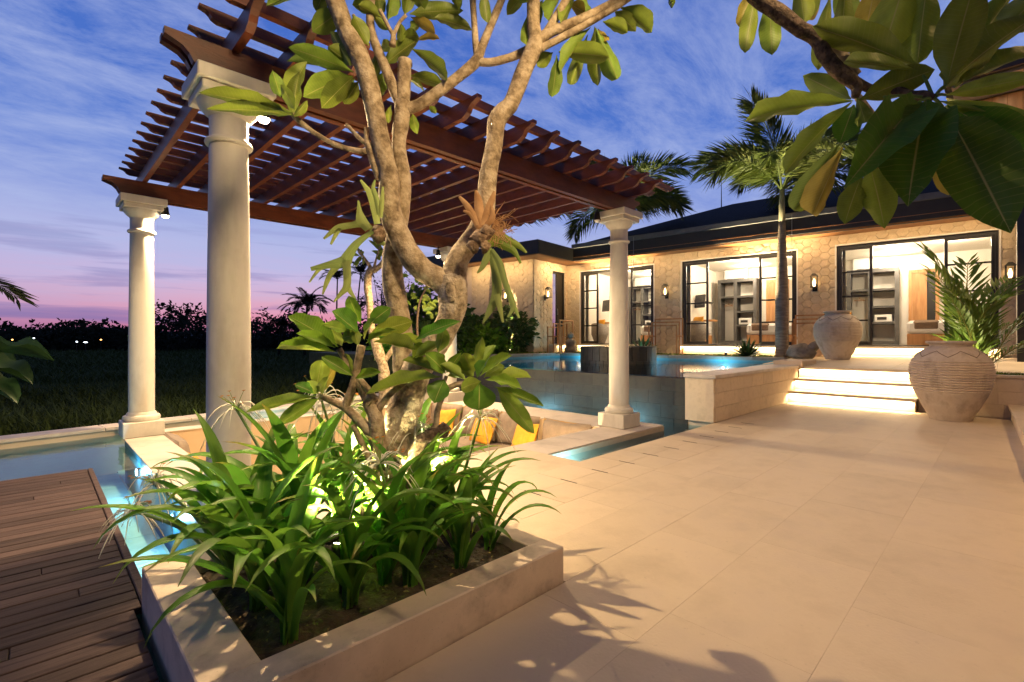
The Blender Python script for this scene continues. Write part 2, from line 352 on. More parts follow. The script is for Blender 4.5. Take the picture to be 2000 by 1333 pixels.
M_FIELD = pm('field_soil', (.012, .020, .008), (.024, .036, .013), .8, .95)
M_STONEIN = pm('pit_stone', (.58, .42, .26), (.66, .50, .33), 2.4, .7, bump=.001, bscale=60)
M_PLASTIC = pm('white_plastic', (.72, .71, .68), None, 4, .4)
M_SILVER = pm('lamp_steel', (.35, .34, .33), None, 5, .35, metal=.8)
M_GLASS = glassmat('clear_glass', (.97, .98, .97), .35)
M_WATER = watermat('moat_water', (.62, .90, .95), .005, 5.0)
M_WATERP = watermat('pool_water', (.45, .80, .88), .0016, 5.0)
M_LEAF = leafmat('frangipani_leaf', (.07, .17, .015), (.16, .235, .03), (.30, .30, .10), .22, .38)
M_LEAFB = leafmat('frangipani_leaf_bright', (.12, .24, .022), (.20, .285, .036), (.32, .34, .10), .3, .38)
M_LEAFY = leafmat('frangipani_leaf_yellow', (.27, .22, .03), (.31, .25, .04), (.40, .34, .12), .3, .45)
M_LILY = leafmat('lily_leaf', (.10, .25, .022), (.12, .28, .03), (.13, .27, .04), .48, .40, nv_on=False, coat=.05, tip=True)
M_PALM = leafmat('palm_leaflet', (.10, .15, .03), (.14, .18, .045), (.10, .14, .04), .2, .45, nv_on=False)
M_ARECA = leafmat('areca_leaflet', (.11, .20, .02), (.14, .23, .03), (.22, .22, .04), .3, .4, nv_on=False)
M_FERN = leafmat('staghorn_frond', (.13, .20, .05), (.20, .26, .08), (.2, .26, .09), .25, .6, nv_on=False)
M_AGAVE = leafmat('agave_leaf', (.05, .09, .025), (.055, .10, .03), (.07, .11, .03), .05, .4, nv_on=False)
M_SHRUB = leafmat('shrub_leaf', (.04, .085, .018), (.06, .11, .03), (.08, .12, .03), .2, .45, nv_on=False)
M_GRASS = leafmat('lawn_blade', (.08, .14, .018), (.09, .15, .02), (.09, .15, .02), .25, .6, nv_on=False)
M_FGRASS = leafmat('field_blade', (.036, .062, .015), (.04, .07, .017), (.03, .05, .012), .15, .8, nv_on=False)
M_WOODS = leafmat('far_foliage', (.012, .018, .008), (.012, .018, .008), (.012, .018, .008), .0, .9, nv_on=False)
M_BANANA = leafmat('banana_leaf', (.012, .032, .008), (.015, .036, .009), (.03, .05, .012), .2, .4)
M_PETAL = pm('lily_petal', (.72, .70, .58), None, 4, .6)
M_STEM = pm('lily_stem', (.10, .19, .03), (.14, .24, .05), 6, .5)
M_ANTHER = pm('lily_anther', (.42, .16, .02), None, 4, .8)
WARM = (1.0, .63, .26); WARM2 = (1.0, .70, .36); POOLC = (.42, .80, 1.0)
M_BULB = emis('warm_bulb', (1, .80, .52), 28)
M_BULB2 = emis('lantern_glow', (1, .66, .28), 9)
M_LED = emis('led_glow', (1, .78, .45), 7)
M_POOLL = emis('pool_lamp_glow', (.75, .93, 1), 25)
M_FARW = emis('far_lamp_white', (.75, .85, 1), 6)
M_FARO = emis('far_lamp_orange', (1, .45, .12), 6)
# ---------------------------------------------------------------- lamps
def light(kind, loc, watts, col, parent=None, r=.03, target=None, **k):
    ld = bpy.data.lights.new(k.pop('name', 'lamp_light'), kind); ld.energy = watts; ld.color = col
    if kind in ('POINT', 'SPOT'): ld.shadow_soft_size = r
    for a, b in k.items(): setattr(ld, a, b)
    M = Matrix.Translation(V(loc))
    if target is not None:
        M = M @ (V(target) - V(loc)).to_track_quat('-Z', 'Y').to_matrix().to_4x4()
    o = bpy.data.objects.new(ld.name, ld); return put(o, parent, M)
# ================================================================ THE SETTING
# field, far below the retaining wall
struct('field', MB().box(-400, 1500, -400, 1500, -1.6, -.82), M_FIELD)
# hills on the horizon
def hill(name, px0, px1, d, pts, mat):
    mb = MB(); N = len(pts); vs = []
    for i, (px, py) in enumerate(pts):
        p = at(px, py, d); q = at(px, 663, d); q.z = -2; back = p + FV * d * .5; back.z = -2
        vs += [q - FV * d * .12, p, back]
    fs = []
    for i in range(N - 1):
        a = i * 3; b = a + 3; fs += [(a, b, b + 1, a + 1), (a + 1, b + 1, b + 2, a + 2)]
    mb.add(vs, fs); return struct(name, mb, mat)
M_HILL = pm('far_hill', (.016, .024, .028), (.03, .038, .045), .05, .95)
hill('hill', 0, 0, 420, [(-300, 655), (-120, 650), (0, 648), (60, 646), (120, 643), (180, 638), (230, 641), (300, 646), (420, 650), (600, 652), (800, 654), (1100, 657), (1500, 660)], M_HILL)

# ---- plaza: sub-base sheet and single pavers
plaza = struct('plaza', MB().box(1.72, 9.5, -.4, 2.7, -.3, -.0012).box(.85, 1.72, -.4, 1.40, -.3, -.0014).box(-.6, .85, -1.2, 1.40, -.3, -.0016).box(1.72, 3.5, 2.7, 3.58, -.3, -.0018).box(3.5, 5.75, 3.08, 3.58, -.9, -.014), M_JOINT)
PV = {}
def paver(x0, x1, y0, y1, z=0.0, g=.00025, parent=None, mat=None, nm='paver', th=.012):
    k = (round(x1 - x0, 3), round(y1 - y0, 3), nm, mat.name if mat else '')
    if k not in PV:
        PV[k] = MB().box(-(x1 - x0) / 2 + g, (x1 - x0) / 2 - g, -(y1 - y0) / 2 + g, (y1 - y0) / 2 - g, -th, 0, ch=.0007).mesh(nm, mat or M_PAVE)
    inst(nm, PV[k], Matrix.Translation(V(((x0 + x1) / 2, (y0 + y1) / 2, z + random.uniform(-.0002, .0003)))), parent or plaza)
rows = [(-.4, .45), (.45, .95), (.95, 1.405), (1.405, 1.75), (1.75, 2.08)]
for ri, (y0, y1) in enumerate(rows):
    off = (0, .42, .17, .6, .3)[ri]; x = -.6 + off - 1.0
    while x < 9.5:
        a, b = max(x, -.6), min(x + 1.0, 9.5)
        if y0 > 1.40:                           # rows that meet the planter
            if b <= 1.72: x += 1.0; continue
            a = max(a, 1.72)
        if b - a > .02: paver(a, b, y0, y1 if not (ri == 3) else y1)
        x += 1.0
for y0, y1 in ((-.45, -.05), (-.85, -.45)):
    pass
for i in range(20):                              # border strip by the channel, with drain slots between slabs
    a = 1.72 + .41 * i; b = min(a + .41, 9.5)
    if a < 9.45: paver(a, b, 2.08, 2.38, g=.0014); paver(a, b, 2.38, 2.70, g=.0014)
for a, b in ((1.72, 2.6), (2.6, 3.5)):
    paver(a, b, 2.70, 3.14); paver(a, b, 3.14, 3.58)
M_SLOT = pm('drain_slot', (.01, .009, .008), None, 5, .9)
for i in range(12):
    x = 2.13 + .41 * i; box('drain_slot', M_SLOT, plaza, x - .004, x + .006, 2.30, 2.46, .0012, .0022)
# raised verandah ledge along the right
ledge = struct('verandah_ledge', MB().prism([(.5, -3.2), (9.62, -3.2), (9.62, -.03), (.5, -.34)], lambda a, b, w: V((a, b, w)), -.2, .165), M_PLAST)
for i in range(11):
    a = .5 + i * .83; e_ = lambda x: -.31 + (x - .5) * .034
    MB().prism([(a + .002, -1.3), (a + .828, -1.3), (a + .828, e_(a + .828)), (a + .002, e_(a))], lambda p_, q_, w: V((p_, q_, w)), .167, .20).build('ledge_slab', M_PAVE, ledge)

# ---- timber deck
deck = thing('timber_deck', 'dark brown timber deck of narrow boards beside the lit water', 'deck', (-1.2, 3, -.06))
y = -1.0; k = 0
while y < 5.40:
    xs = [-4.0, -1.35 + .5 * sin(k * 2.1), .315] if k % 4 else [-4.0, -.16 + .3 * sin(k * 1.3), .315]
    if y < 2.45: xs[-1] = .29
    for a, b in zip(xs[:-1], xs[1:]):
        if b - a > .05: MB().box(a + .0015, b - .0015, y + .003, y + .090, -.03, random.uniform(-.0012, .0012), ch=.003).build('board', M_DECK, deck)
    y += .0945; k += 1
box('edge_board', M_DECK, deck, .318, .352, 2.50, 5.46, -.13, .004, ch=.004)
box('edge_board', M_DECK, deck, -4.0, .317, 5.415, 5.455, -.13, .004, ch=.004)
MB().box(-4, .27, -1, 5.4, -.10, -.034).build('joist_frame', M_FASCIA, deck)
for yy in (-.5, 1.0, 2.4, 3.6, 4.9): box('deck_leg', M_FASCIA, deck, .08, .16, yy, yy + .08, -.55, -.10)

# ---- moat: basin, walls, water
MZ = -.07
struct('moat_basin', MB().box(-5.2, .72, 1.0, 7.45, -.62, -.5).box(.72, 6.42, 7.10, 7.75, -.62, -.51).box(5.76, 6.42, 2.7, 7.10, -.62, -.505).box(3.52, 5.76, 2.71, 3.09, -.62, -.498), M_MOATF)
mfl = struct('moat_floor', MB().box(-3.0, .72, 1.2, 7.3, -.4995, -.4965), M_JOINT)
for i in range(6):
    for j in range(10): MB().box(-2.9 + i * .6 + .003, -2.9 + (i + 1) * .6 - .003, 1.3 + j * .6 + .003, 1.3 + (j + 1) * .6 - .003, -.496, -.490).build('moat_slab', M_MOATF, mfl)
M_BLUET = pm('blue_moat_tile', (.02, .10, .16), (.05, .17, .24), 9, .35, rand=.2)
moat_water = struct('moat_water', MB().add([(-5.2, 1.0, MZ), (.715, 1.0, MZ), (.715, 7.25, MZ), (5.755, 7.25, MZ), (5.755, 3.085, MZ), (3.52, 3.085, MZ), (3.52, 2.705, MZ), (6.40, 2.705, MZ), (6.40, 7.9, MZ), (-5.2, 7.9, MZ)],
      [(0, 1, 2, 9), (2, 3, 8, 9), (3, 4, 7, 8), (4, 5, 6, 7)]), M_WATER)
# outer retaining wall
rw = thing('retaining_wall', 'low pale retaining wall between the water and the dark field', 'wall', (1, 7.6, -.8))
A = V((-6, 6.2, 0)); pts_rw = [V((-6.0, 6.35, 0)), V((-.3, 7.46, 0)), V((2.4, 7.86, 0)), V((6.6, 8.75, 0))]
for a, b in zip(pts_rw[:-1], pts_rw[1:]):
    dr = (b - a).normalized(); nn = V((-dr.y, dr.x, 0)); L = (b - a).length
    M = Matrix(((dr.x, nn.x, 0, a.x), (dr.y, nn.y, 0, a.y), (0, 0, 1, 0), (0, 0, 0, 1)))
    MB().box(0, L, 0, .25, -1.2, -.005, M).build('wall_body', M_PLAST, rw)
    k = max(1, round(L / .9))
    for i in range(k): MB().box(L * i / k + .002, L * (i + 1) / k - .002, -.03, .28, -.003, .04, M, ch=.006).build('coping_slab', M_COPE, rw)
# blue tiled inner side of the moat under the left coping
side = struct('moat_side', MB().box(.74, .95, 3.0, 7.1, -.62, -.012), M_BLUET)

# ---- sunken seating pit
pit = struct('sunken_pit', MB().box(.74, 5.9, 3.3, 7.3, -1.05, -.92), M_STONEIN)
struct('pit_wall', MB().box(.95, 1.05, 3.60, 7.06, -.95, -.014).box(1.05, 5.12, 7.06, 7.10, -.95, -.0145).box(5.05, 5.12, 3.60, 7.06, -.95, -.0142).box(1.05, 5.05, 3.56, 3.60, -.95, -.0148)
       .box(.951, 5.6, 7.10, 7.24, -.62, -.0146).box(5.12, 5.74, 3.6, 7.10, -.62, -.0147), M_STONEIN)
cop = struct('pit_coping', MB().box(.74, .76, 3.5, 3.52, -.02, -.015), M_COPE)
def cope(x0, x1, y0, y1): box('coping_slab', M_COPE, cop, x0 + .0015, x1 - .0015, y0 + .0015, y1 - .0015, -.012, 0.0, ch=.003)
for i in range(4): a = 3.58 + i * .88; cope(.70, 1.06, a, a + .88)
for i in range(5): a = 1.06 + i * .80; cope(a, a + .80, 7.02, 7.26)
for i in range(4): a = 3.58 + i * .92; cope(5.06, 5.76, a, a + .92)
for a, b in ((3.5, 4.28), (4.28, 5.06), (5.06, 5.76)): cope(a, b, 3.09, 3.58)
# planter-side slab under the first column
cope(.70, 1.72, 2.52, 3.58)
struct('column_footing', MB().box(.72, 1.72, 2.52, 3.56, -.6, -.0135), M_JOINT)
# benches
struct('pit_bench', MB().box(4.30, 5.048, 3.62, 7.055, -.918, -.60).box(1.052, 1.75, 3.62, 7.055, -.918, -.60), M_STONEIN)
# cushions
def pillow_mesh(name, w, h, t, mat, N=10, pw=4, seed=0):
    mb = MB()
    for sgn in (1, -1):
        b = len(mb.v)
        for j in range(N + 1):
            for i in range(N + 1):
                u = 2 * i / N - 1; v = 2 * j / N - 1
                th = max(0, (1 - abs(u) ** pw) * (1 - abs(v) ** pw)) ** .5
                px = u * (1 - .06 * (1 - abs(v)) * abs(u) ** 2); py = v * (1 - .06 * (1 - abs(u)) * abs(v) ** 2)
                wr = .06 * mnoise.noise(V((u * 2 + seed, v * 2, sgn)))
                mb.v.append(V((px * w / 2, sgn * t / 2 * th * (1 + wr), py * h / 2 + h / 2)))
        for j in range(N):
            for i in range(N):
                a = b + j * (N + 1) + i; q = (a, a + 1, a + N + 2, a + N + 1); mb.f.append(q if sgn < 0 else q[::-1])
    return mb.mesh(name, mat, True)
SEATM = pillow_mesh('seat_cushion', .84, .72, .18, M_SOFA, pw=12)
BACKM = pillow_mesh('back_cushion', .80, .46, .22, M_SOFA, pw=6, seed=3)
YM = [pillow_mesh('pillow', .42, .42, .17, M_YEL, pw=4, seed=s_) for s_ in (1, 5)]
def ringpipe(w, h, t):
    mb = MB(); pts = [V((-w / 2, t, 0)), V((w / 2, t, 0)), V((w / 2, t, h)), V((-w / 2, t, h)), V((-w / 2, t, 0))]
    mb.tube(pts, .006, 5, cap=False); return mb
PIPEM = ringpipe(.74, .42, 0).mesh('piping', M_PIPE, True)
names = ['nearest the white column', 'second from the white column', 'third from the white column', 'in the far corner of the pit']
for i in range(4):
    yc = 4.08 + i * .86
    M = Matrix.Translation(V((4.68, yc, -.51))) @ Matrix.Rotation(radians(90), 4, 'X') @ Matrix.Rotation(radians(90), 4, 'Y') @ Matrix.Translation(V((0, 0, -.36)))
    M = Matrix.Translation(V((4.66, yc, -.51))) @ Matrix.Rotation(radians(90), 4, 'Z') @ Matrix.Rotation(radians(-90), 4, 'X') @ Matrix.Translation(V((0, 0, -.36)))
    tag(inst('seat_cushion', SEATM, M), 'taupe seat cushion on the stone bench, %s' % names[i], 'cushion', 'sofa cushions in the pit')
    M2 = Matrix.Translation(V((4.93, yc, -.43))) @ Matrix.Rotation(radians(90), 4, 'Z') @ Matrix.Rotation(radians(10), 4, 'X')
    o = tag(inst('back_cushion', BACKM, M2), 'taupe back cushion leaning on the pit wall, %s' % names[i], 'cushion', 'sofa cushions in the pit')
    inst('piping', PIPEM, M2 @ Matrix.Translation(V((0, .02, .02))), o)
for i, (yc, rz, lab) in enumerate([(4.62, 84, 'mustard yellow pillow on the taupe sofa nearest the white column'), (5.5, 95, 'mustard yellow pillow in the middle of the taupe sofa'), (6.42, 100, 'mustard yellow pillow near the far corner of the pit sofa')]):
    M = Matrix.Translation(V((4.70, yc, -.44))) @ Matrix.Rotation(radians(rz), 4, 'Z') @ Matrix.Rotation(radians(24), 4, 'X') @ Matrix.Rotation(radians((4, -5, 7)[i]), 4, 'Y')
    tag(inst('pillow', YM[i % 2], M), lab, 'pillow', 'mustard pillows in the pit')
for i, yc in enumerate((4.4, 5.3, 6.2)):
    M = Matrix.Translation(V((1.42, yc, -.51))) @ Matrix.Rotation(radians(90), 4, 'Z') @ Matrix.Rotation(radians(-90), 4, 'X') @ Matrix.Translation(V((0, 0, -.34)))
    tag(inst('seat_cushion', SEATM, M), 'taupe seat cushion on the left bench, %s' % ('behind the thick column', 'beside the yellow pillow', 'below the back wall')[i], 'cushion', 'sofa cushions in the pit')
M = Matrix.Translation(V((1.20, 5.75, -.42))) @ Matrix.Rotation(radians(-80), 4, 'Z') @ Matrix.Rotation(radians(22), 4, 'X')
tag(inst('pillow', YM[0], M), 'mustard yellow pillow behind the left coping of the pit', 'pillow', 'mustard pillows in the pit')
M = Matrix.Translation(V((1.16, 6.5, -.43))) @ Matrix.Rotation(radians(-90), 4, 'Z') @ Matrix.Rotation(radians(10), 4, 'X')
tag(inst('back_cushion', BACKM, M), 'taupe back cushion against the left wall of the pit', 'cushion', 'sofa cushions in the pit')
# small recessed pit lamps under the bench
for i, yy in enumerate((4.4, 5.9)):
    t = tag(box('bench_lamp', M_LED, None, 4.285, 4.296, yy - .12, yy + .12, -.80, -.72), 'glowing lamp set in the bench front, %s' % ('nearer the column', 'farther along')[i], 'lamp')

# ================================================================ PERGOLA
PX0, PX1, PY0, PY1 = .88, 5.30, 3.46, 6.99
CAPZ = 2.71
pergola = thing('pergola_roof', 'reddish timber pergola of beams, rafters and slats on white columns', 'pergola', (3, 5.2, CAPZ))
def endprof(L, h, q):
    """polygon (a along, b height from 0 bottom to h) with an ogee cut at both ends; q = cut length"""
    e = [(0, h), (0, h * .80), (q * .18, h * .72), (q * .40, h * .62), (q * .56, h * .44), (q * .66, h * .22), (q * .82, h * .10), (q, 0)]
    return [(a, b) for a, b in e] + [(L - a, b) for a, b in reversed(e)]
BZ0, BZ1 = CAPZ, CAPZ + .19
for y0 in (PY0, PY1):
    bm_ = []
    for o in (-.075, .02):
        MB().prism(endprof(5.15, .19, .22), lambda a, b, w: V((.53 + a, w, BZ0 + b)), y0 + o, y0 + o + .055).build('beam', M_WOODP, pergola)
    MB().box(.78, 5.4, y0 - .0195, y0 + .0195, BZ0 + .015, BZ1 - .01).build('beam_filler', M_WOODP, pergola)
RZ0 = BZ1 + .0; RH = .135
rprof = endprof(4.6, RH, .20)
rme = MB().prism(rprof, lambda a, b, w: V((w, a - 2.3, b)), -.024, .024).mesh('rafter', M_WOODP)
for i in range(15):
    x = .90 + i * .3214; inst('rafter', rme, Matrix.Translation(V((x, 5.22 + .0, RZ0 + .0005))), pergola)
pprof = endprof(5.35, .07, .10)
pme = MB().prism(pprof, lambda a, b, w: V((a, w, b)), -.024, .024).mesh('slat', M_WOODP)
for i in range(16):
    inst('slat', pme, Matrix.Translation(V((.70, 3.12 + i * .276, RZ0 + RH + .001))), pergola)
# columns
def column(x, y, label):
    c = thing('column', label, 'column', (x, y, 0), 'pergola columns')
    box('plinth', M_COLUMN, c, x - .19, x + .19, y - .19, y + .19, 0.002, .17, ch=.006)
    pr = [(.168, .171), (.176, .185), (.180, .205), (.172, .228), (.146, .240), (.140, .255), (.130, .27)]
    N = 16; z0, z1 = .27, CAPZ - .40
    for i in range(N + 1):
        t = i / N; pr.append((.124 - .022 * max(0, t - .25) ** 1.4, z0 + (z1 - z0) * t + .001))
    MB().lathe(pr, 40, (x, y, 0)).build('shaft', M_COLUMN, c, 'auto')
    z = CAPZ - .40; r = pr[-1][0]
    MB().lathe([(r + .001, z + .001), (r + .02, z + .006), (r + .026, z + .02), (r + .02, z + .034), (r + .006, z + .04), (r, z + .05), (r, z + .17), (r + .012, z + .185), (r + .03, z + .20), (r + .052, z + .225), (r + .062, z + .25), (r + .066, z + .265)], 40, (x, y, 0)).build('capital', M_COLUMN, c, 'auto')
    box('abacus', M_COLUMN, c, x - .185, x + .185, y - .185, y + .185, CAPZ - .1345, CAPZ - .085, ch=.006)
    box('abacus', M_COLUMN, c, x - .215, x + .215, y - .215, y + .215, CAPZ - .084, CAPZ - .002, ch=.006)
    return c
column(PX0, PY0, 'thick white column nearest the camera behind the lily planter')
column(PX0, PY1, 'white column at the corner of the lit water by the dark field')
column(PX1, PY0, 'white column on the right standing before the dark pool wall')
column(PX1, PY1, 'white column mostly hidden behind the frangipani trunk')
# lamps hung under the beams by the columns
def beam_lamp(x, y, z, label, watts, on=True, spot=None):
    t = thing('beam_lamp', label, 'lamp', (x, y, z), 'pergola lamps')
    MB().tube([(x, y, BZ0), (x, y, z + .10)], .008, 8).build('stem', M_BLACK, t, True)
    MB().lathe([(.014, .11), (.03, .10), (.034, .06), (.040, .03), (.046, .0)], 16, (x, y, z), cap=False).build('shade', M_BLACK, t, True)
    MB().lathe([(.001, .045), (.03, .04), (.036, .02), (.036, -.004), (.028, -.02), (.001, -.03)], 14, (x, y, z)).build('bulb', M_BULB if on else M_PLASTIC, t, True)
    if on:
        light('SPOT', (x, y, z - .035), watts, WARM2, t, .035, target=(x, y, 0), spot_size=radians(172), spot_blend=.25)
beam_lamp(1.13, 3.60, CAPZ - .09, 'glaring lamp under the beam beside the thick near column', 560)
beam_lamp(1.09, PY1 - .10, CAPZ - .17, 'small glowing lamp beside the far left column by the field', 400)
beam_lamp(PX1 - .34, PY1 - .12, CAPZ - .18, 'small glowing lamp beside the column hidden by the tree', 760)
beam_lamp(PX1 - .30, PY0 + .12, CAPZ - .13, 'unlit dark lamp beside the right white column', 0, False)

# ================================================================ INFINITY POOL
IX, IY0, IY1, PZ = 6.42, 3.09, 9.6, .56
PFR, PFL = V((12.2, 3.55, 0)), V((11.5, 9.6, 0))
pool = struct('infinity_pool', MB().box(IX + .05, 12.3, IY0, IY1 + .02, -.62, -.5).box(IX + .03, IX + .32, IY0, IY1, -.62, PZ - .012), M_POOLF)
struct('pool_side', MB().prism([(11.5, 9.6), (12.2, 3.55), (12.5, 3.55), (11.8, 9.6)], lambda a, b, w: V((a, b, w)), -.6, .60).prism([(6.45, 9.6), (11.5, 9.6), (11.5, 9.9), (6.45, 9.9)], lambda a, b, w: V((a, b, w)), -.6, .601)
       .prism([(6.75, 3.09), (12.2, 3.09), (12.2, 3.55), (6.75, 3.12)], lambda a, b, w: V((a, b, w)), -.6, .602), M_POOLF)
struct('pool_water', MB().add([(IX + .004, IY0, PZ), (12.3, 3.1, PZ), (12.25, 3.6, PZ), (11.55, 9.65, PZ), (IX + .004, IY1, PZ)], [(0, 1, 2, 3, 4)]), M_WATERP)
pw_ = struct('infinity_edge', MB().box(IX + .02, IX + .05, IY0, IY1, -.6, PZ - .015), M_SLOT)
ty = IY0; col_i = 0
while ty < IY1 - .01:
    w = .40; zz_ = [-.58, -.30, -.02, .17, .36, .555]
    off = 0
    for j in range(5):
        if zz_[j] < -.35 and j == 0: pass
        y0 = ty + (.2 if j % 2 else 0); y1 = min(y0 + w, IY1)
        if j % 2 and col_i == 0: MB().box(IX, IX + .03, IY0, IY0 + .2 - .0015, zz_[j] + .0008, zz_[j + 1] - .0008).build('pool_tile', M_DTILE, pw_)
        if y0 < IY1 - .02: MB().box(IX - random.uniform(0, .003), IX + .03, y0 + .0008, y1 - .0008, zz_[j] + .0008, zz_[j + 1] - .0008).build('pool_tile', M_DTILE, pw_)
    ty += w; col_i += 1
# coping round the far sides
M_COPEG = pm('grey_coping', (.20, .175, .15), (.28, .245, .21), 4, .7)
pcope = struct('pool_coping', MB().box(11.9, 11.92, 6, 6.02, .58, .60), M_COPEG)
def skew(name, p0, p1, w, z0, z1, n_, mat, parent, ch=.006):
    dr = (p1 - p0).normalized(); nn = V((-dr.y, dr.x, 0)); L = (p1 - p0).length
    M = Matrix(((dr.x, nn.x, 0, p0.x), (dr.y, nn.y, 0, p0.y), (0, 0, 1, 0), (0, 0, 0, 1)))
    for i in range(n_): MB().box(L * i / n_ + .002, L * (i + 1) / n_ - .002, 0, w, z0, z1, M, ch=ch).build(name, mat, parent)
skew('coping_slab', PFL + V((0, 0, 0)), PFR, .32, .602, .68, 9, M_COPEG, pcope)
skew('coping_slab', V((11.46, 9.58, 0)), V((6.5, 9.58, 0)), -.34, .603, .682, 8, M_COPEG, pcope)
# spa drum standing in the pool
spa = thing('spa_drum', 'round dark tiled spa drum rising from the blue pool', 'spa', (9.67, 6.34, .3))
MB().lathe([(.83, -.4), (.83, .905), (.66, .905), (.66, .5), (.01, .5)], 48, (9.67, 6.34, 0), cap=False).build('drum_core', M_SLOT, spa, True)
NT = 30
for j, (z0, z1) in enumerate([(.30, .62), (.62, .92)]):
    for i in range(NT):
        a0 = 2 * pi * (i + .5 * j) / NT + .006; a1 = 2 * pi * (i + 1 + .5 * j) / NT - .006
        vs = []
        for a in (a0, (a0 + a1) / 2, a1):
            for r in (.832, .862):
                for z in (z0 + .003, z1 - .003): vs.append(V((9.67 + r * cos(a), 6.34 + r * sin(a), z)))
        fs = [(2, 3, 7, 6), (6, 7, 11, 10), (3, 1, 5, 7), (7, 5, 9, 11), (0, 2, 6, 4), (4, 6, 10, 8), (0, 1, 3, 2), (8, 10, 11, 9)]
        MB().add(vs, fs).build('drum_tile', M_DTILE, spa)
for i in range(24):
    a0 = 2 * pi * i / 24 + .005; a1 = 2 * pi * (i + 1) / 24 - .005
    vs = [V((9.67 + r * cos(a), 6.34 + r * sin(a), z)) for a in (a0, a1) for r in (.67, .868) for z in (.921, .937)]
    MB().add(vs, [(0, 1, 3, 2), (4, 6, 7, 5), (1, 5, 7, 3), (0, 2, 6, 4), (2, 3, 7, 6), (0, 4, 5, 1)]).build('rim_tile', M_DTILE, spa)
MB().lathe([(.001, .915), (.668, .915)], 40, (9.67, 6.34, 0), cap=False).build('spa_water', M_WATERP, spa)

# ---- stub wall between pool and plaza, clad in sandstone blocks
sw = thing('stub_wall', 'low sandstone block wall between the pool and the plaza', 'wall', (8.2, 2.9, 0))
MB().box(6.43, 10.6, 2.735, 3.085, -.3, .575).build('wall_core', M_PLAST, sw)
MB().box(6.35, 6.43, 2.70, 3.09, 0.002, .578).build('end_slab', M_SAND, sw)
bl = .42
for j in range(3):
    x = 6.40 - (.21 if j % 2 else 0); z0, z1 = .004 + j * .192, .004 + (j + 1) * .192
    while x < 9.9:
        bl = random.choice((.34, .42, .48)); a, b = max(x, 6.352), min(x + bl, 9.95)
        if b - a > .03: MB().box(a + .0007, b - .0007, 2.69 + random.uniform(0, .0015), 2.734, z0 + .0015, z1 - .0015, ch=.003).build('stone_block', M_SAND, sw)
        x += bl
MB().box(6.33, 9.98, 2.665, 3.11, .580, .63, ch=.006).build('coping', M_COPE, sw)
MB().box(9.982, 10.9, 2.62, 3.11, .585, .70, ch=.006).build('coping', M_PLAST, sw)

# ---- steps with light strips, terrace and lawn
steps = thing('stone_steps', 'pale stone steps with light strips under each nosing', 'steps', (9.6, 1.85, 0))
SY0, SY1 = .97, 2.685
TR = [9.36, 9.68, 10.0, 10.1]
for i in range(3):
    z1 = .2 * (i + 1)
    MB().box(TR[i] + .03, TR[i + 1] + .2, SY0, SY1, -.05 if i == 0 else .2 * i - .02, z1 - .04).build('riser', M_PLAST, steps)
    if i < 2: MB().box(TR[i], TR[i + 1] + .05, SY0 - .02, SY1 - .003, z1 - .039, z1, ch=.004).build('tread', M_PAVE, steps)
    MB().box(TR[i] + .019, TR[i] + .029, SY0 + .03, SY1 - .03, z1 - .055, z1 - .041).build('light_strip', M_LED, steps)
    light('AREA', (TR[i] - .005, (SY0 + SY1) / 2, z1 - .05), 26, WARM2, steps, shape='RECTANGLE', size=SY1 - SY0 - .05, size_y=.015, target=(TR[i] + .03, (SY0 + SY1) / 2, z1 - .20))
# terrace: gently rising slab
tz = lambda x: .60 + .035 * max(0, x - 10.0)
terr = struct('terrace', MB().prism([(10.32, .3), (10.32, .555), (14.2, .555 + .147), (14.2, .3)], lambda a, b, w: V((a, w, b)), -4.0, 2.62).prism([(10.9, .3), (10.9, .586), (14.2, .70), (14.2, .3)], lambda a, b, w: V((a, w, b)), 2.62, 3.6), M_JOINT)
for j in range(8):
    for i in range(6):
        x0, x1 = 10.0 + i * .66, 10.0 + (i + 1) * .66; y1 = 2.60 - j * .62; y0 = y1 - .62
        MB().prism([(x0 + .002, tz(x0) - .04), (x0 + .002, tz(x0)), (x1 - .002, tz(x1)), (x1 - .002, tz(x1) - .04)], lambda a, b, w: V((a, w, b)), y0 + .002, y1 - .002).build('paver', M_PAVE, terr)
# raised bed at the right of the steps (areca palm) and pier
bed = thing('raised_bed', 'raised sandstone bed right of the steps with low grass on top', 'planter', (9.9, .3, 0))
for (x0, x1, y0, y1, z1) in ((9.62, 9.72, -1.4, .955, .56), (9.72, 10.0, .86, .955, .561)): MB().box(x0, x1, y0, y1, -.05, z1).build('bed_wall', M_PLAST, bed)
for j in range(3):
    y = .955
    while y > -1.2:
        w = random.choice((.36, .42, .5)); MB().box(9.60, 9.619, y - w + .0015, y - .0015, .005 + .185 * j, .005 + .185 * (j + 1) - .003, ch=.002).build('stone_block', M_SAND, bed); y -= w
MB().box(9.585, 9.76, -1.4, .985, .562, .60, ch=.005).build('coping', M_PAVE, bed)
MB().box(9.73, 10.02, -1.4, .85, .1, .575).build('bed_soil', M_SOIL, bed)
# lawn strips
struct('lawn', MB().prism([(11.83, 9.95), (12.56, 3.6), (13.6, 3.6), (13.0, 9.2), (12.4, 16), (6.4, 16), (6.4, 9.95)], lambda a, b, w: V((a, b, w)), .3, .675), M_GRASSB)
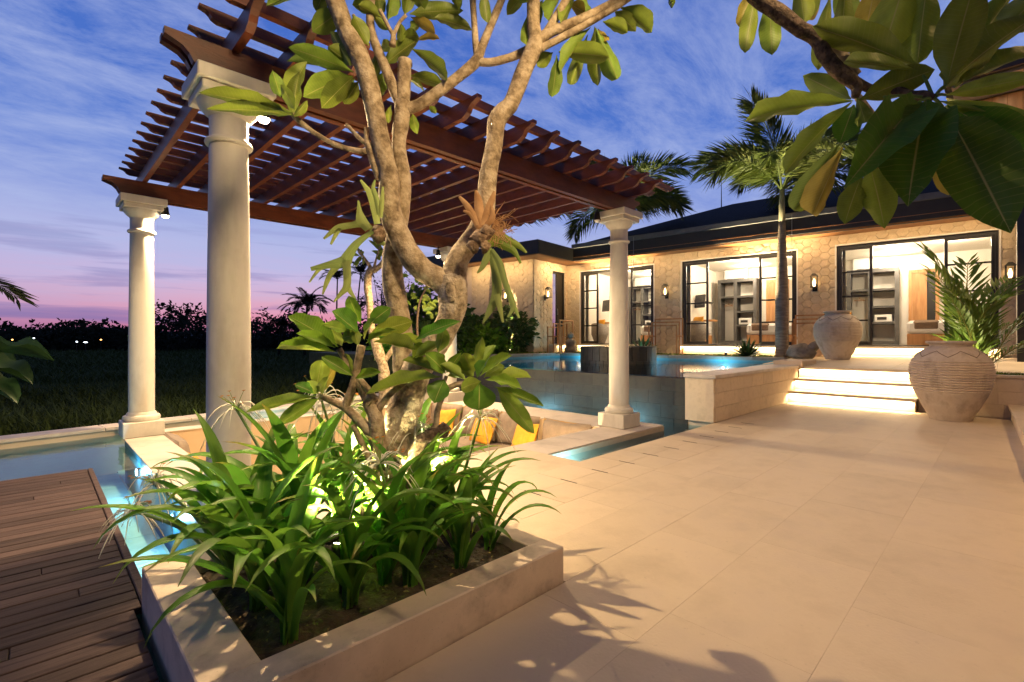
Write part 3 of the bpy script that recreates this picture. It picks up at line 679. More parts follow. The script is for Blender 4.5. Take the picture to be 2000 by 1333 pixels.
# ================================================================ VILLA
BA = radians(6.2); BO = V((13.85, 0, 0)); BM = Matrix.Translation(BO) @ Matrix.Rotation(BA, 4, 'Z')
BN = V((cos(BA), sin(BA), 0)); BMi = BM.inverted()
def fb(px, py=600, lx=0.0):
    p = onplane(px, py, BM @ V((lx, 0, 0)), BN); q = BMi @ p; return q.y, q.z
def bb(mb, x0, x1, y0, y1, z0, z1, ch=0): return mb.box(x0, x1, y0, y1, z0, z1, BM, ch)
def bbox_(name, mat, parent, *a, ch=0, **k): return bb(MB(), *a, ch=ch).build(name, mat, parent, **k)
FZ, DZ, SZ = .95, 3.30, 3.55
doors = [(fb(1134)[0], fb(1277)[0]), (fb(1332)[0], fb(1556)[0]), (fb(1634)[0], fb(1951)[0])]   # (left, right) in ly
YC = fb(1107)[0]                      # inner corner with the wing
# wing corner: side wall runs toward the camera
def solve_w():
    lo, hi = 0, 6
    for _ in range(40):
        m = (lo + hi) / 2; p = BM @ V((-m, YC, 0)); px = CX + F * (p.x * S_ - p.y * C_) / depth(p)
        if px > 1042: lo = m
        else: hi = m
    return m
WW = solve_w()
villa = thing('villa', 'long stone clad villa with dark hipped roof and three glass doorways', 'house', BM @ V((0, 4, .5)))
YR = -.12
# walls: piers and lintels (rects in ly,z on facade)
panels = []
edges = [YC] + [e for d in doors for e in d] + [YR]
for i in range(0, len(edges), 2): panels.append((edges[i + 1], edges[i], .62, SZ))
for a, b in doors: panels.append((b, a, DZ, SZ))
for (y0, y1, z0, z1) in panels: bbox_('wall', M_PLAST, villa, 0.0, .28, y0, y1, z0, z1)
# wing
bbox_('wing_wall', M_PLAST, villa, -WW, -WW + .28, YC + .001, YC + 4.0, .62, SZ)
nd0, nd1 = None, None
def side_px(px):   # local x on wing side plane (ly = YC)
    nn = V((-sin(BA), cos(BA), 0)); p = onplane(px, 600, BM @ V((0, YC, 0)), nn); return (BMi @ p).x
sx0, sx1 = side_px(1078), side_px(1103)
bbox_('wing_wall', M_PLAST, villa, -WW + .281, sx0, YC, YC + .28, .62, SZ); bbox_('wing_wall', M_PLAST, villa, sx1, 0, YC, YC + .28, .62, SZ); bbox_('wing_wall', M_PLAST, villa, sx0, sx1, YC, YC + .28, DZ, SZ)
bbox_('wing_wall', M_PLAST, villa, -WW, -WW + .28, YC, YC + .0009, .62, SZ)
# scale shaped stones
HR = .108
HEXM = []
for s_ in range(8):
    rnd = random.Random(s_); vs = []; 
    top = [V((HR * .955 * cos(pi / 3 * k) * 1.12, HR * .955 * sin(pi / 3 * k), rnd.uniform(.006, .026))) for k in range(6)]
    bot = [V((HR * .998 * cos(pi / 3 * k) * 1.12, HR * .985 * sin(pi / 3 * k), -.004)) for k in range(6)]
    cen = V((rnd.uniform(-.05, .05), rnd.uniform(-.05, .05), rnd.uniform(.018, .034)))
    mb = MB(); mb.add(top + bot + [cen], [(k, (k + 1) % 6, 12) for k in range(6)] + [(k, k + 6, (k + 1) % 6 + 6, (k + 1) % 6) for k in range(6)])
    HEXM.append((mb.v, mb.f, mb.mesh('scale_stone', M_HEX)))
def clip(poly, ax, val, keep_less):
    o = []
    for i in range(len(poly)):
        a, b = poly[i], poly[(i + 1) % len(poly)]
        ia = (a[ax] <= val) == keep_less; ib = (b[ax] <= val) == keep_less
        if ia: o.append(a)
        if ia != ib:
            t = (val - a[ax]) / (b[ax] - a[ax]); o.append(a + (b - a) * t)
    return o
hexes = []
def clad(rects, frame, parent):
    for (u0, u1, z0, z1) in rects:
        du, dz = HR * 1.12 * 1.5, HR * sqrt(3)
        i0 = int(u0 / du) - 2; i1 = int(u1 / du) + 2; j0 = int(z0 / dz) - 2; j1 = int(z1 / dz) + 2
        for i in range(i0, i1 + 1):
            for j in range(j0, j1 + 1):
                cu, cz = i * du, j * dz + (dz / 2 if i % 2 else 0)
                if cu < u0 - HR or cu > u1 + HR or cz < z0 - HR or cz > z1 + HR: continue
                r6 = random.randrange(8); rot = random.randrange(6)
                vs, fs, me = HEXM[r6]
                inside = cu - HR * 1.12 > u0 and cu + HR * 1.12 < u1 and cz - HR > z0 and cz + HR < z1
                hexes.append((frame, cu, cz, r6, rot, None if inside else (u0, u1, z0, z1), parent))
def frame_mat(o, ux, nz_):
    uz = V((0, 0, 1)); return Matrix(((ux.x, uz.x, nz_.x, o.x), (ux.y, uz.y, nz_.y, o.y), (ux.z, uz.z, nz_.z, o.z), (0, 0, 0, 1)))
ly = V((-sin(BA), cos(BA), 0)); lx = BN
FR_FAC = frame_mat(BM @ V((-.001, 0, 0)), ly, -lx)
FR_WF = frame_mat(BM @ V((-WW - .001, 0, 0)), ly, -lx)
FR_WS = frame_mat(BM @ V((0, YC - .001, 0)), lx, -ly)
clad(panels, FR_FAC, 0); clad([(-WW, sx0, .62, SZ), (sx1, 0, .62, SZ), (sx0, sx1, DZ, SZ)], FR_WS, 0); clad([(YC, YC + 2.6, .62, SZ)], FR_WF, 0)
stonewall = bbox_('stone_cladding', M_HEX, villa, .02, .06, doors[0][1] + -.2, doors[0][1] - .1, 1.2, 1.4)
hexes.sort(key=lambda h: (h[0] @ V((h[1], h[2], 0))).length)
rest = MB(); cnt = 0
for fr, cu, cz, r6, rot, cl, _ in hexes:
    vs, fs, me = HEXM[r6]
    if cl is None:
        M = fr @ Matrix.Translation(V((cu, cz, 0))) @ Matrix.Rotation(0 if rot % 2 else pi, 4, 'Z')
        if cnt < 292: inst('scale_stone', me, M, stonewall); cnt += 1
        else: rest.add([M @ p for p in vs], fs)
    else:
        u0, u1, z0, z1 = cl; mb = MB(); base = V((cu, cz, 0)); ok = False; R = Matrix.Rotation(0 if rot % 2 else pi, 4, 'Z')
        for f in fs:
            p = [base + R @ vs[k] for k in f]
            for ax, val, kl in ((0, u1, True), (0, u0, False), (1, z1, True), (1, z0, False)):
                if p: p = clip(p, ax, val, kl)
            if len(p) >= 3: mb.add([fr @ q for q in p], [tuple(range(len(p)))]); ok = True
        if ok:
            if cnt < 292 and len(mb.v) > 10: mb.build('scale_stone', M_HEX, stonewall); cnt += 1
            else: rest.add(mb.v, mb.f)
if rest.v: rest.build('scale_stones', M_HEX, stonewall, kind='stuff')
# soffit, fascia, gutter, roof
OV = .62
bbox_('soffit', M_SOFFIT, villa, -OV, .3, YR - 1.0, YC - OV, SZ + .002, SZ + .03)
bbox_('soffit', M_SOFFIT, villa, -WW - OV, .3, YC - OV + .001, YC + 4.4, SZ + .003, SZ + .031)
def fascia(x0, x1, y0, y1, d):
    bbox_('fascia', M_FASCIA, villa, x0, x1, y0, y1, SZ + .02, SZ + .40, ch=.004)
fascia(-OV - .05, -OV, YR - 1.0, YC - OV - .051, 0)
bbox_('fascia_bead', M_SOFFIT, villa, -OV - .062, -OV - .051, YR - 1, YC - OV - .055, SZ + .115, SZ + .125)
fascia(-WW - OV, -OV, YC - OV - .05, YC - OV, 1)
fascia(-WW - OV - .05, -WW - OV, YC - OV - .05, YC + 4.5, 0)
bbox_('flashing', M_GUTTER, villa, -OV - .08, -OV + .12, YR - 1.0, YC - OV - .0, SZ + .402, SZ + .54, ch=.01)
bbox_('flat_roof', M_FASCIA, villa, -WW - OV, 1.5, YC - OV + .002, YC + 4.5, SZ + .401, SZ + .43)
RT = SZ + .54; RW = 7.6; RZ = 5.35
e0, e1 = -OV + .10, RW + .5
yl = YC - OV - .0; mid = (e0 + e1) / 2; hipy = yl - 3.6
rv = [BM @ V(p) for p in [(e0, yl, RT), (e1, yl, RT), (e1, YR - 6, RT), (e0, YR - 6, RT), (mid, hipy, RZ + .35), (mid, YR - 6, RZ + .35)]]
MB().add(rv, [(0, 1, 4), (0, 4, 5, 3), (1, 2, 5, 4), (0, 3, 2, 1)]).build('roof', M_ROOF, villa)
# lightning rod on the ridge
rp_ = BM @ V((mid, fb(1409, 400, mid)[0], RZ + .3)); rod = MB().tube([rp_, rp_ + V((0, 0, 1.1))], [.018, .006], 6); rod.build('lightning_rod', M_BLACK, villa)
for px in (1548, 1240):
    yy = fb(px, 450, -OV)[0]; p = BM @ V((-OV - .09, yy, SZ + .5)); MB().tube([p, p - V((0, 0, .9))], .006, 5).build('drip_chain', M_SILVER, villa)
# added cove lights with no fixture in view, brightening facade and wing
c0 = BM @ V((-OV + .06, (YC + YR) / 2 - .3, SZ - .012)); bbox_('added_cove_strip', M_FASCIA, villa, -OV + .02, -OV + .10, YR, YC - OV - .1, SZ - .008, SZ + .001)
light('AREA', c0, 80, WARM2, villa, shape='RECTANGLE', size=(YC - YR) - OV, size_y=.05, target=BM @ V((.0, (YC + YR) / 2 - .3, 2.3)))
c0 = BM @ V((-WW / 2, YC - .45, SZ - .012)); light('AREA', c0, 22, WARM2, villa, shape='RECTANGLE', size=WW * .7, size_y=.05, target=BM @ V((-WW / 2, YC, 2.3)))
c0 = BM @ V((-WW - OV + .06, YC + 1.3, SZ - .012)); light('AREA', c0, 30, WARM2, villa, shape='RECTANGLE', size=2.6, size_y=.05, target=BM @ V((-WW, YC + 1.3, 2.3)))
# room shells
rooms = thing('villa_room_shell', 'pale lit room interiors behind the glass doors of the villa', 'room', BM @ V((2, 4, FZ)))
parts_y = [YC + .0, (doors[0][1] + doors[1][0]) / 2, (doors[1][1] + doors[2][0]) / 2, YR - 1.2]
bbox_('room_floor', M_FLOORI, rooms, .02, 4.3, parts_y[3], parts_y[0], FZ - .2, FZ - .004)
bbox_('room_ceiling', M_WALLW, rooms, .285, 4.3, parts_y[3], parts_y[0], DZ + .20, DZ + .24)
bbox_('room_wall', M_WALLW, rooms, 4.22, 4.3, parts_y[3], parts_y[0], FZ, DZ + .2)
for y in parts_y: bbox_('room_wall', M_WALLW, rooms, .285, 4.215, y - .06, y + .06, FZ, DZ + .2)
# thresholds with light strips
def ordn(i): return ('left', 'middle', 'right')[i]
for i, (a, b) in enumerate(doors):
    th = thing('door_step', 'lit stone door step below the %s glass doorway' % ordn(i), 'step', BM @ V((-.2, (a + b) / 2, .6)), 'door steps')
    bbox_('step_body', M_PLAST, th, -.20, .015, b - .0, a + .0, .60, FZ - .05)
    bbox_('step_slab', M_SAND, th, -.27, .015, b - .04, a + .04, FZ - .049, FZ - .003, ch=.005)
    bbox_('light_strip', M_LED, th, -.225, -.205, b + .03, a - .03, FZ - .064, FZ - .052)
    c = BM @ V((-.25, (a + b) / 2, FZ - .055))
    M = BM @ Matrix.Translation(V((-.245, (a + b) / 2, FZ - .06)))
    light('AREA', c, 34, WARM2, th, shape='RECTANGLE', size=a - b - .05, size_y=.02, target=BM @ V((-.19, (a + b) / 2, FZ - .30)))
# glass doors
def leaf_(parent, y1, y0, x, z0, z1, sw_=.055, rails=(.25, .5, .75)):
    """one sliding leaf between ly y0<y1 with stiles, rails and panes"""
    lf = bb(MB(), x - .022, x + .022, y0, y0 + sw_, z0, z1).build('stile', M_BLACK, parent)
    bbox_('stile', M_BLACK, parent, x - .0222, x + .0222, y1 - sw_, y1, z0, z1)
    bbox_('rail', M_BLACK, parent, x - .0215, x + .0215, y0 + sw_, y1 - sw_, z0, z0 + .07); bbox_('rail', M_BLACK, parent, x - .0215, x + .0215, y0 + sw_, y1 - sw_, z1 - .055, z1)
    zs = [z0 + .07] + [z0 + (z1 - z0) * r for r in rails] + [z1 - .055]
    for r in rails: bbox_('glazing_bar', M_BLACK, parent, x - .018, x + .018, y0 + sw_, y1 - sw_, z0 + (z1 - z0) * r - .018, z0 + (z1 - z0) * r + .018)
    for za, zb in zip(zs[:-1], zs[1:]): bbox_('pane', M_GLASS, parent, x - .003, x + .003, y0 + sw_, y1 - sw_, za + .011, zb - .011)
for i, (a, b) in enumerate(doors):
    t = thing('glass_door', 'black framed sliding glass door standing open, %s doorway of the villa' % ordn(i), 'door', BM @ V((.1, (a + b) / 2, FZ)), 'sliding doors of the villa')
    wd = a - b
    bbox_('frame_jamb', M_BLACK, t, .03, .16, a - .05, a - .001, FZ, DZ); bbox_('frame_jamb', M_BLACK, t, .03, .16, b + .001, b + .05, FZ, DZ)
    bbox_('frame_head', M_BLACK, t, .03, .16, b + .051, a - .051, DZ - .06, DZ - .001); bbox_('frame_sill', M_BLACK, t, .03, .16, b + .051, a - .051, FZ - .002, FZ + .018)
    bbox_('reveal_trim', M_WALLW, t, -.03, .028, a + .001, a + .03, FZ - .1, DZ + .03); bbox_('reveal_trim', M_WALLW, t, -.03, .028, b - .03, b - .001, FZ - .1, DZ + .03)
    bbox_('reveal_trim', M_WALLW, t, -.03, .028, b + .0, a + .0, DZ + .001, DZ + .03)
    leaf_(t, a - .052, a - wd * .25, .06, FZ + .02, DZ - .062)
    leaf_(t, b + wd * .30, b + .052, .06, FZ + .02, DZ - .062)
    # curtain bunched at the left
    mb = MB(); N = 26; vs = []
    for z in (FZ + .03, DZ + .1):
        for k in range(N): vs.append(BM @ V((.26 + .03 * sin(k * 1.9), a - .03 - .13 * k / N, z)))
    mb.add(vs, [(k, k + 1, k + 1 + N, k + N) for k in range(N - 1)])
    mb.build('curtain', pm('curtain_cloth_%d' % i, (.42, .36, .29), None, 4, .9), None, True, 'brown grey curtain gathered at the left of the %s doorway' % ordn(i), 'curtain', 'door curtains')
# narrow door in the wing side
t = thing('narrow_door', 'narrow dark framed glass door in the side wall of the wing', 'door', BM @ V(((sx0 + sx1) / 2, YC, FZ)))
bbox_('frame_jamb', M_BLACK, t, sx0, sx0 + .05, YC + .02, YC + .12, FZ, DZ); bbox_('frame_jamb', M_BLACK, t, sx1 - .05, sx1, YC + .02, YC + .12, FZ, DZ); bbox_('frame_head', M_BLACK, t, sx0 + .051, sx1 - .051, YC + .02, YC + .12, DZ - .06, DZ)
bbox_('door_leaf', M_BLACK, t, sx1 - .42, sx1 - .051, YC + .05, YC + .09, FZ, DZ - .061); bbox_('pane', M_GLASS, t, sx0 + .051, sx1 - .421, YC + .06, YC + .066, FZ, DZ - .061)
bbox_('handle', M_SILVER, t, sx1 - .40, sx1 - .37, YC + .02, YC + .045, FZ + .95, FZ + 1.15)
bbox_('room_wall', M_WALLW, rooms, -WW + .3, .28, YC + 2.2, YC + 2.25, FZ, DZ + .2); bbox_('room_ceiling', M_WALLW, rooms, -WW + .3, .28, YC + .285, YC + 2.2, DZ + .19, DZ + .2); bbox_('room_floor', M_FLOORI, rooms, -WW + .3, .28, YC + .285, YC + 2.2, FZ - .1, FZ - .003)
light('POINT', BM @ V((sx0 + .2, YC + 1.2, DZ - .1)), 22, WARM2, rooms, .08)
th = thing('door_step', 'lit stone door step below the narrow door of the wing', 'step', BM @ V((sx0, YC - .2, .6)), 'door steps')
bbox_('step_body', M_PLAST, th, sx0 - .25, sx1 + .1, YC - .22, YC - .04, .60, FZ - .05); bbox_('step_slab', M_SAND, th, sx0 - .28, sx1 + .1, YC - .28, YC - .041, FZ - .049, FZ - .003, ch=.005)
light('AREA', BM @ V(((sx0 + sx1) / 2, YC - .27, FZ - .055)), 7, WARM2, th, shape='RECTANGLE', size=sx1 - sx0, size_y=.02, target=BM @ V(((sx0 + sx1) / 2, YC - .2, FZ - .3)))
# furniture: same layout in each of the three rooms, measured in the middle one
e2 = doors[1][0]
def off(px, py, lx_): a, z = fb(px, py, lx_); return a - e2, z
for i, (a, b) in enumerate(doors):
    w = ordn(i) + ' villa room'
    L = lambda v_: a + v_
    B = lambda *q, **k: bbox_(*q, **k)
    # wardrobe
    y1, zt = off(1405, 549, 3.9); y0, _ = off(1480, 549, 3.9)
    t = thing('wardrobe', 'grey open cement wardrobe with shelves in the %s' % w, 'wardrobe', BM @ V((4, L((y0 + y1) / 2), FZ)), 'open wardrobes of the villa rooms')
    ym = y1 - (y1 - y0) * .46
    for yy in (y1 - .10, ym - .05, y0): B('upright', M_GREYC, t, 3.72, 4.215, L(yy), L(yy + .10), FZ, zt)
    B('top_panel', M_GREYC, t, 3.721, 4.21, L(y0 + .101), L(y1 - .101), zt - .10, zt); B('bottom_panel', M_GREYC, t, 3.721, 4.21, L(y0 + .101), L(y1 - .101), FZ, FZ + .10)
    H = zt - FZ
    B('shelf', M_GREYC, t, 3.722, 4.21, L(ym + .051), L(y1 - .101), FZ + H * .71, FZ + H * .71 + .06)
    for f in (.27, .48, .71): B('shelf', M_GREYC, t, 3.722, 4.21, L(y0 + .101), L(ym - .051), FZ + H * f, FZ + H * f + .06)
    MB().tube([BM @ V((3.95, L(ym + .05), FZ + H * .64)), BM @ V((3.95, L(y1 - .1), FZ + H * .64))], .012, 6).build('hanging_rail', M_SILVER, t)
    hg = BM @ V((3.93, L(y1 - .3), FZ + H * .64))
    tag(MB().tube([hg, hg - V((0, 0, .05)), hg - V((0, 0, .10)) + ly * .14, hg - V((0, 0, .10)) - ly * .14, hg - V((0, 0, .05))], .010, 5).build('coat_hanger', M_TEAK), 'wooden coat hanger on the wardrobe rail in the %s' % w, 'hanger', 'coat hangers')
    s = thing('safe_box', 'small white safe on a shelf of the wardrobe in the %s' % w, 'safe', BM @ V((3.9, L(y0 + .35), FZ + H * .27 + .06)), 'room safes')
    B('safe_body', M_PLASTIC, s, 3.78, 4.1, L(y0 + .16), L(y0 + .56), FZ + H * .27 + .061, FZ + H * .27 + .27, ch=.008); B('keypad', M_BLACK, s, 3.77, 3.779, L(y0 + .28), L(y0 + .50), FZ + H * .27 + .12, FZ + H * .27 + .20)
    # air conditioner
    y1_, z1_ = off(1415, 529, 4.1); y0_, z0_ = off(1462, 546, 4.1)
    t = thing('air_conditioner', 'white split air conditioner high on the back wall of the %s' % w, 'air conditioner', BM @ V((4.1, L((y0_ + y1_) / 2), z0_)), 'room air conditioners')
    B('casing', M_PLASTIC, t, 4.0, 4.21, L(y0_), L(y1_), z0_, z1_, ch=.03); B('louvre', M_BLACK, t, 3.985, 3.998, L(y0_ + .12), L(y1_ - .12), z0_ + .03, z0_ + .045)
    # bed
    y1, zb = off(1461, 633, 1.9); y0 = y1 - 1.75
    t = thing('bed', 'low timber bed with white linen and brown runner in the %s' % w, 'bed', BM @ V((2.6, L((y0 + y1) / 2), FZ)), 'beds of the villa rooms')
    B('bed_base', M_TEAK, t, 1.75, 3.75, L(y0), L(y1), FZ, FZ + .28, ch=.01); B('mattress', M_BED, t, 1.72, 3.7, L(y0 + .0), L(y1 + .01), FZ + .285, zb, ch=.07)
    B('bed_runner', M_BROWN, t, 1.70, 3.72, L(y1 - .62), L(y1 - .10), FZ + .36, zb + .012, ch=.06)
    # armchair with yellow pillow
    y1, _ = off(1344, 640, 1.2); y0, zc = off(1382, 634, 1.2); cy = L((y0 + y1) / 2); R = (y1 - y0) / 2
    t = thing('armchair', 'round grey wicker armchair with low curved back in the %s' % w, 'armchair', BM @ V((1.2, cy, FZ)), 'wicker armchairs')
    mb = MB(); N = 24
    for k in range(N + 1):
        an = radians(-60 + 300 * k / N) ; hgt = .42 + .28 * max(0, sin(radians(180 * k / N))) ** .8
        for rr in (R, R * .86):
            for z in (.30, hgt): mb.v.append(BM @ V((1.2 + rr * sin(an) * -1, cy + rr * cos(an), FZ + z)))
    for k in range(N):
        q = k * 4; mb.f += [(q, q + 4, q + 5, q + 1), (q + 2, q + 3, q + 7, q + 6), (q + 1, q + 5, q + 7, q + 3)]
    mb.build('chair_back', M_WICK, t, True)
    c0 = BM @ V((1.2, cy, FZ)); MB().lathe([(R * .6, 0.0), (R * .95, .28), (R * .95, .33)], 24, c0).build('chair_body', M_WICK, t, True)
    MB().lathe([(R * .8, .335), (R * .84, .38), (R * .78, .44), (.01, .45)], 20, c0).build('seat_cushion', M_SOFA, t, True)
    tag(inst('pillow', YM[0], Matrix.Translation(BM @ V((1.3, cy + R * .35, FZ + .45))) @ Matrix.Rotation(radians(60), 4, 'Z') @ Matrix.Rotation(radians(20), 4, 'X')), 'yellow pillow on the wicker armchair in the %s' % w, 'pillow', 'yellow armchair pillows')
    # desk, television, small carving
    y1, zd = off(1340, 626, 2.3); y0, _ = off(1394, 626, 2.3)
    t = thing('wall_desk', 'orange timber wall desk shelf in the %s' % w, 'desk', BM @ V((2.3, L(y1), zd)), 'wall desks')
    B('desk_top', M_TEAK, t, 2.1, 2.7, L(y0), L(y1 + .2), zd - .05, zd, ch=.005); B('desk_bracket', M_TEAK, t, 2.5, 2.66, L(y1), L(y1 + .15), zd - .25, zd - .051)
    y1, z1_ = off(1357, 578, 2.0); y0, z0_ = off(1378, 600, 2.0)
    t = thing('television', 'black television on a wall arm in the %s' % w, 'television', BM @ V((2, L((y0 + y1) / 2), z0_)), 'wall televisions')
    Mt = BM @ Matrix.Translation(V((2.0, L((y0 + y1) / 2), (z0_ + z1_) / 2))) @ Matrix.Rotation(radians(-30), 4, 'Z') @ Matrix.Rotation(radians(6), 4, 'Y')
    MB().box(-.03, .03, -(y1 - y0) * .62, (y1 - y0) * .62, -(z1_ - z0_) * .55, (z1_ - z0_) * .55, Mt, .008).build('screen_panel', M_BLACK, t); MB().box(.031, .5, -.03, .03, -.03, .03, Mt).build('wall_arm', M_BLACK, t)
    c0 = BM @ V((2.4, L(off(1349, 620, 2.4)[0]), zd + .002))
    tag(MB().lathe([(.09, 0), (.10, .03), (.06, .08), (.085, .15), (.07, .2), (.035, .23), (.06, .28), (.055, .34), (.01, .37)], 14, c0).build('stone_bust', M_ROCK, None, True), 'small carved bust on the wall desk in the %s' % w, 'statue', 'desk busts')
    # bathroom doorway at the back
    y1, zt = off(1497, 548, 4.18); y0, _ = off(1541, 548, 4.18)
    t = thing('inner_door', 'orange timber inner door ajar at the back of the %s' % w, 'door', BM @ V((4.18, L((y0 + y1) / 2), FZ)), 'inner timber doors')
    B('door_post', M_TEAK, t, 4.12, 4.214, L(y1 - .08), L(y1), FZ, zt); B('door_post', M_TEAK, t, 4.12, 4.214, L(y0), L(y0 + .08), FZ, zt); B('door_head', M_TEAK, t, 4.12, 4.214, L(y0 + .081), L(y1 - .081), zt - .09, zt)
    B('door_leaf', M_TEAK, t, 4.14, 4.19, L(y1 - .40), L(y1 - .082), FZ + .01, zt - .092)
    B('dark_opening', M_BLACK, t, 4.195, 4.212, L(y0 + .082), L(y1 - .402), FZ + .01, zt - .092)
    # ceiling lamps
    cy = (a + b) / 2
    for k, (xx, yy, wt) in enumerate(((1.6, a - .9, 100), (3.3, a - 1.05, 90), (1.9, b + .5, 90))):
        t = thing('ceiling_downlight', 'small round ceiling downlight in the %s, %s' % (w, ('by the chair', 'before the wardrobe', 'over the bed')[k]), 'lamp', BM @ V((xx, yy, DZ + .18)), 'room downlights')
        MB().lathe([(.05, 0), (.055, .012), (.055, .019)], 16, BM @ V((xx, yy, DZ + .18))).build('lamp_ring', M_PLASTIC, t, True); MB().lathe([(.04, -.003), (.001, -.003)], 12, BM @ V((xx, yy, DZ + .18)), cap=False).build('lamp_disc', M_BULB, t)
        light('POINT', BM @ V((xx, yy, DZ + .04)), wt, (1, .80, .56), t, .07)
# wall lanterns
def lantern(p, nrm, label, watts=85):
    """p on the wall surface, nrm pointing away from wall"""
    t = thing('wall_lantern', label, 'lantern', p, 'wall lanterns of the villa'); u = V((-nrm.y, nrm.x, 0)); Z = V((0, 0, 1))
    M = Matrix(((u.x, nrm.x, 0, p.x), (u.y, nrm.y, 0, p.y), (0, 0, 1, p.z), (0, 0, 0, 1)))
    MB().box(-.05, .05, .002, .02, -.20, -.02, M).build('back_plate', M_BLACK, t); MB().box(-.015, .015, .021, .13, -.15, -.12, M).build('bracket_arm', M_BLACK, t)
    MB().box(-.075, .075, .06, .21, -.119, -.095, M).build('lantern_base', M_BLACK, t)
    for a_ in (-.068, .056):
        for b_ in (.066, .19): MB().box(a_, a_ + .012, b_, b_ + .012, -.094, .15, M).build('lantern_post', M_BLACK, t)
    top = [M @ V(q) for q in ((-.085, .05, .151), (.085, .05, .151), (.085, .22, .151), (-.085, .22, .151), (-.03, .105, .22), (.03, .105, .22), (.03, .165, .22), (-.03, .165, .22))]
    MB().add(top, [(0, 1, 5, 4), (1, 2, 6, 5), (2, 3, 7, 6), (3, 0, 4, 7), (4, 5, 6, 7), (3, 2, 1, 0)]).build('lantern_cap', M_BLACK, t)
    MB().tube([M @ V((0, .135, -.09)), M @ V((0, .135, .0)), M @ V((0, .135, .09))], [.022, .034, .012], 10).build('bulb', M_BULB2, t, True)
    light('POINT', M @ V((0, .135, .0)), watts, (1, .66, .32), t, .03)
for px, py, lab in ((1301, 570, 'black lantern on the stone pier between the left and middle doorways'), (1591, 553, 'black lantern on the stone pier between the middle and right doorways'), (1972, 535, 'black lantern on the stone pier right of the right doorway')):
    a_, z_ = fb(px, py, -.1); lantern(BM @ V((-.04, a_, z_)), -lx, lab)
q = side_px(1062); p = BM @ V((q, YC - .04, 0)); p.z = EYE + (CY - 575) / F * depth(p); lantern(p, -ly, 'black lantern on the side wall of the wing by the narrow door')
a_, z_ = fb(990, 578, -WW - .1); lantern(BM @ V((-WW - .04, a_, z_)), -lx, 'black lantern on the front wall of the wing behind the shrubs', 110)

for k, (x, lab) in enumerate(((-1.4, 'added fill lantern on the verandah back wall, nearest the deck'), (2.0, 'added fill lantern on the verandah back wall, second from the deck'), (5.4, 'added fill lantern on the verandah back wall, third from the deck'))):
    lantern(V((x, -3.21, 2.25)), V((0, 1, 0)), lab, (420, 220, 120)[k])  # lanterns added out of view as warm frontal fill for tree and leaves
fl = thing('floodlight', 'unseen stand-in floodlight on the verandah fascia aimed at the frangipani', 'lamp', (1.0, -.62, 3.36))
MB().box(.92, 1.08, -.645, -.60, 3.33, 3.43).build('lamp_body', M_BLACK, fl); MB().box(.98, 1.02, -.648, -.646, 3.43, 3.5).build('bracket', M_BLACK, fl); MB().box(.93, 1.07, -.599, -.595, 3.34, 3.42).build('lens', M_BULB, fl)
light('SPOT', (1.0, -.56, 3.37), 450, WARM2, fl, .30, target=(1.25, 2.3, 2.0), spot_size=radians(74), spot_blend=.6)  # lamp out of view, stands in for the house lights on the tree
# ---- tall pavilion at the right end (timber wall under a pale soffit) and the eave over the ledge
pav = thing('right_pavilion', 'tall timber boarded pavilion wall at the upper right edge', 'house', (12.3, -2, 3.6))
bx = 12.35
PY = .44
for i in range(14):
    y1 = PY - .06 - i * .19
    MB().box(bx, bx + .03, y1 - .188, y1, 3.7, 5.47, ch=.004).build('wall_board', M_TEAK, pav)
for k in range(3): MB().box(bx - .03, bx + .05, PY - .055 + k * .07, PY + .005 + k * .07, 3.7, 5.48).build('corner_trim', M_FASCIA, pav)
MB().box(bx + .031, bx + 3, -3, PY - .06, 3.6, 5.48).build('wall_core', M_FASCIA, pav)
MB().box(bx - .9, bx + 3, -3, PY + .25, 5.49, 5.54).build('soffit', M_COPEG, pav); MB().box(bx - 1, bx + 3.1, -3, PY + .35, 5.541, 5.75).build('roof_slab', M_FASCIA, pav)
MB().box(bx + .3, bx + .5, -1.4, -.12, .6, 3.6).build('dark_pier', M_BLACK, pav)
for k, (xx, yy) in enumerate(((bx - .38, .05), (bx - .38, -1.3))):
    t = thing('soffit_downlight', 'round downlight in the pavilion soffit, %s' % ('nearest its corner', 'farther right')[k], 'lamp', (xx, yy, 5.47)); MB().lathe([(.08, -.005), (.09, .019)], 16, (xx, yy, 5.47)).build('lamp_ring', M_PLASTIC, t, True); MB().lathe([(.07, -.007), (.001, -.007)], 14, (xx, yy, 5.47), cap=False).build('lamp_disc', M_BULB, t)
    light('SPOT', (xx, yy, 5.42), 420, WARM2, t, .08, target=(bx + .05, yy, 3.6), spot_size=radians(84), spot_blend=.6)
# verandah eave that runs along the ledge beside the camera
ev = thing('verandah_eave', 'verandah roof with timber soffit and downlights over the right ledge', 'house', (5, -2, 0))
MB().box(-2.5, 9.4, -3.4, -.75, 3.30, 3.36).build('soffit', M_SOFFIT, ev); MB().box(-2.6, 9.5, -3.5, -.65, 3.361, 3.6).build('roof_slab', M_FASCIA, ev); MB().box(-2.5, 9.4, -3.42, -3.22, -.1, 3.3).build('back_wall', M_WALLW, ev)
for k, x in enumerate((3.4, 5.8, 8.2)):
    MB().lathe([(.06, -.005), (.07, .019)], 14, (x, -1.05, 3.28)).build('lamp_ring', M_PLASTIC, ev, True)
    light('SPOT', (x, -1.05, 3.26), 92, WARM, ev, .06, target=(x + .1, .55, 0), spot_size=radians(130), spot_blend=.7)
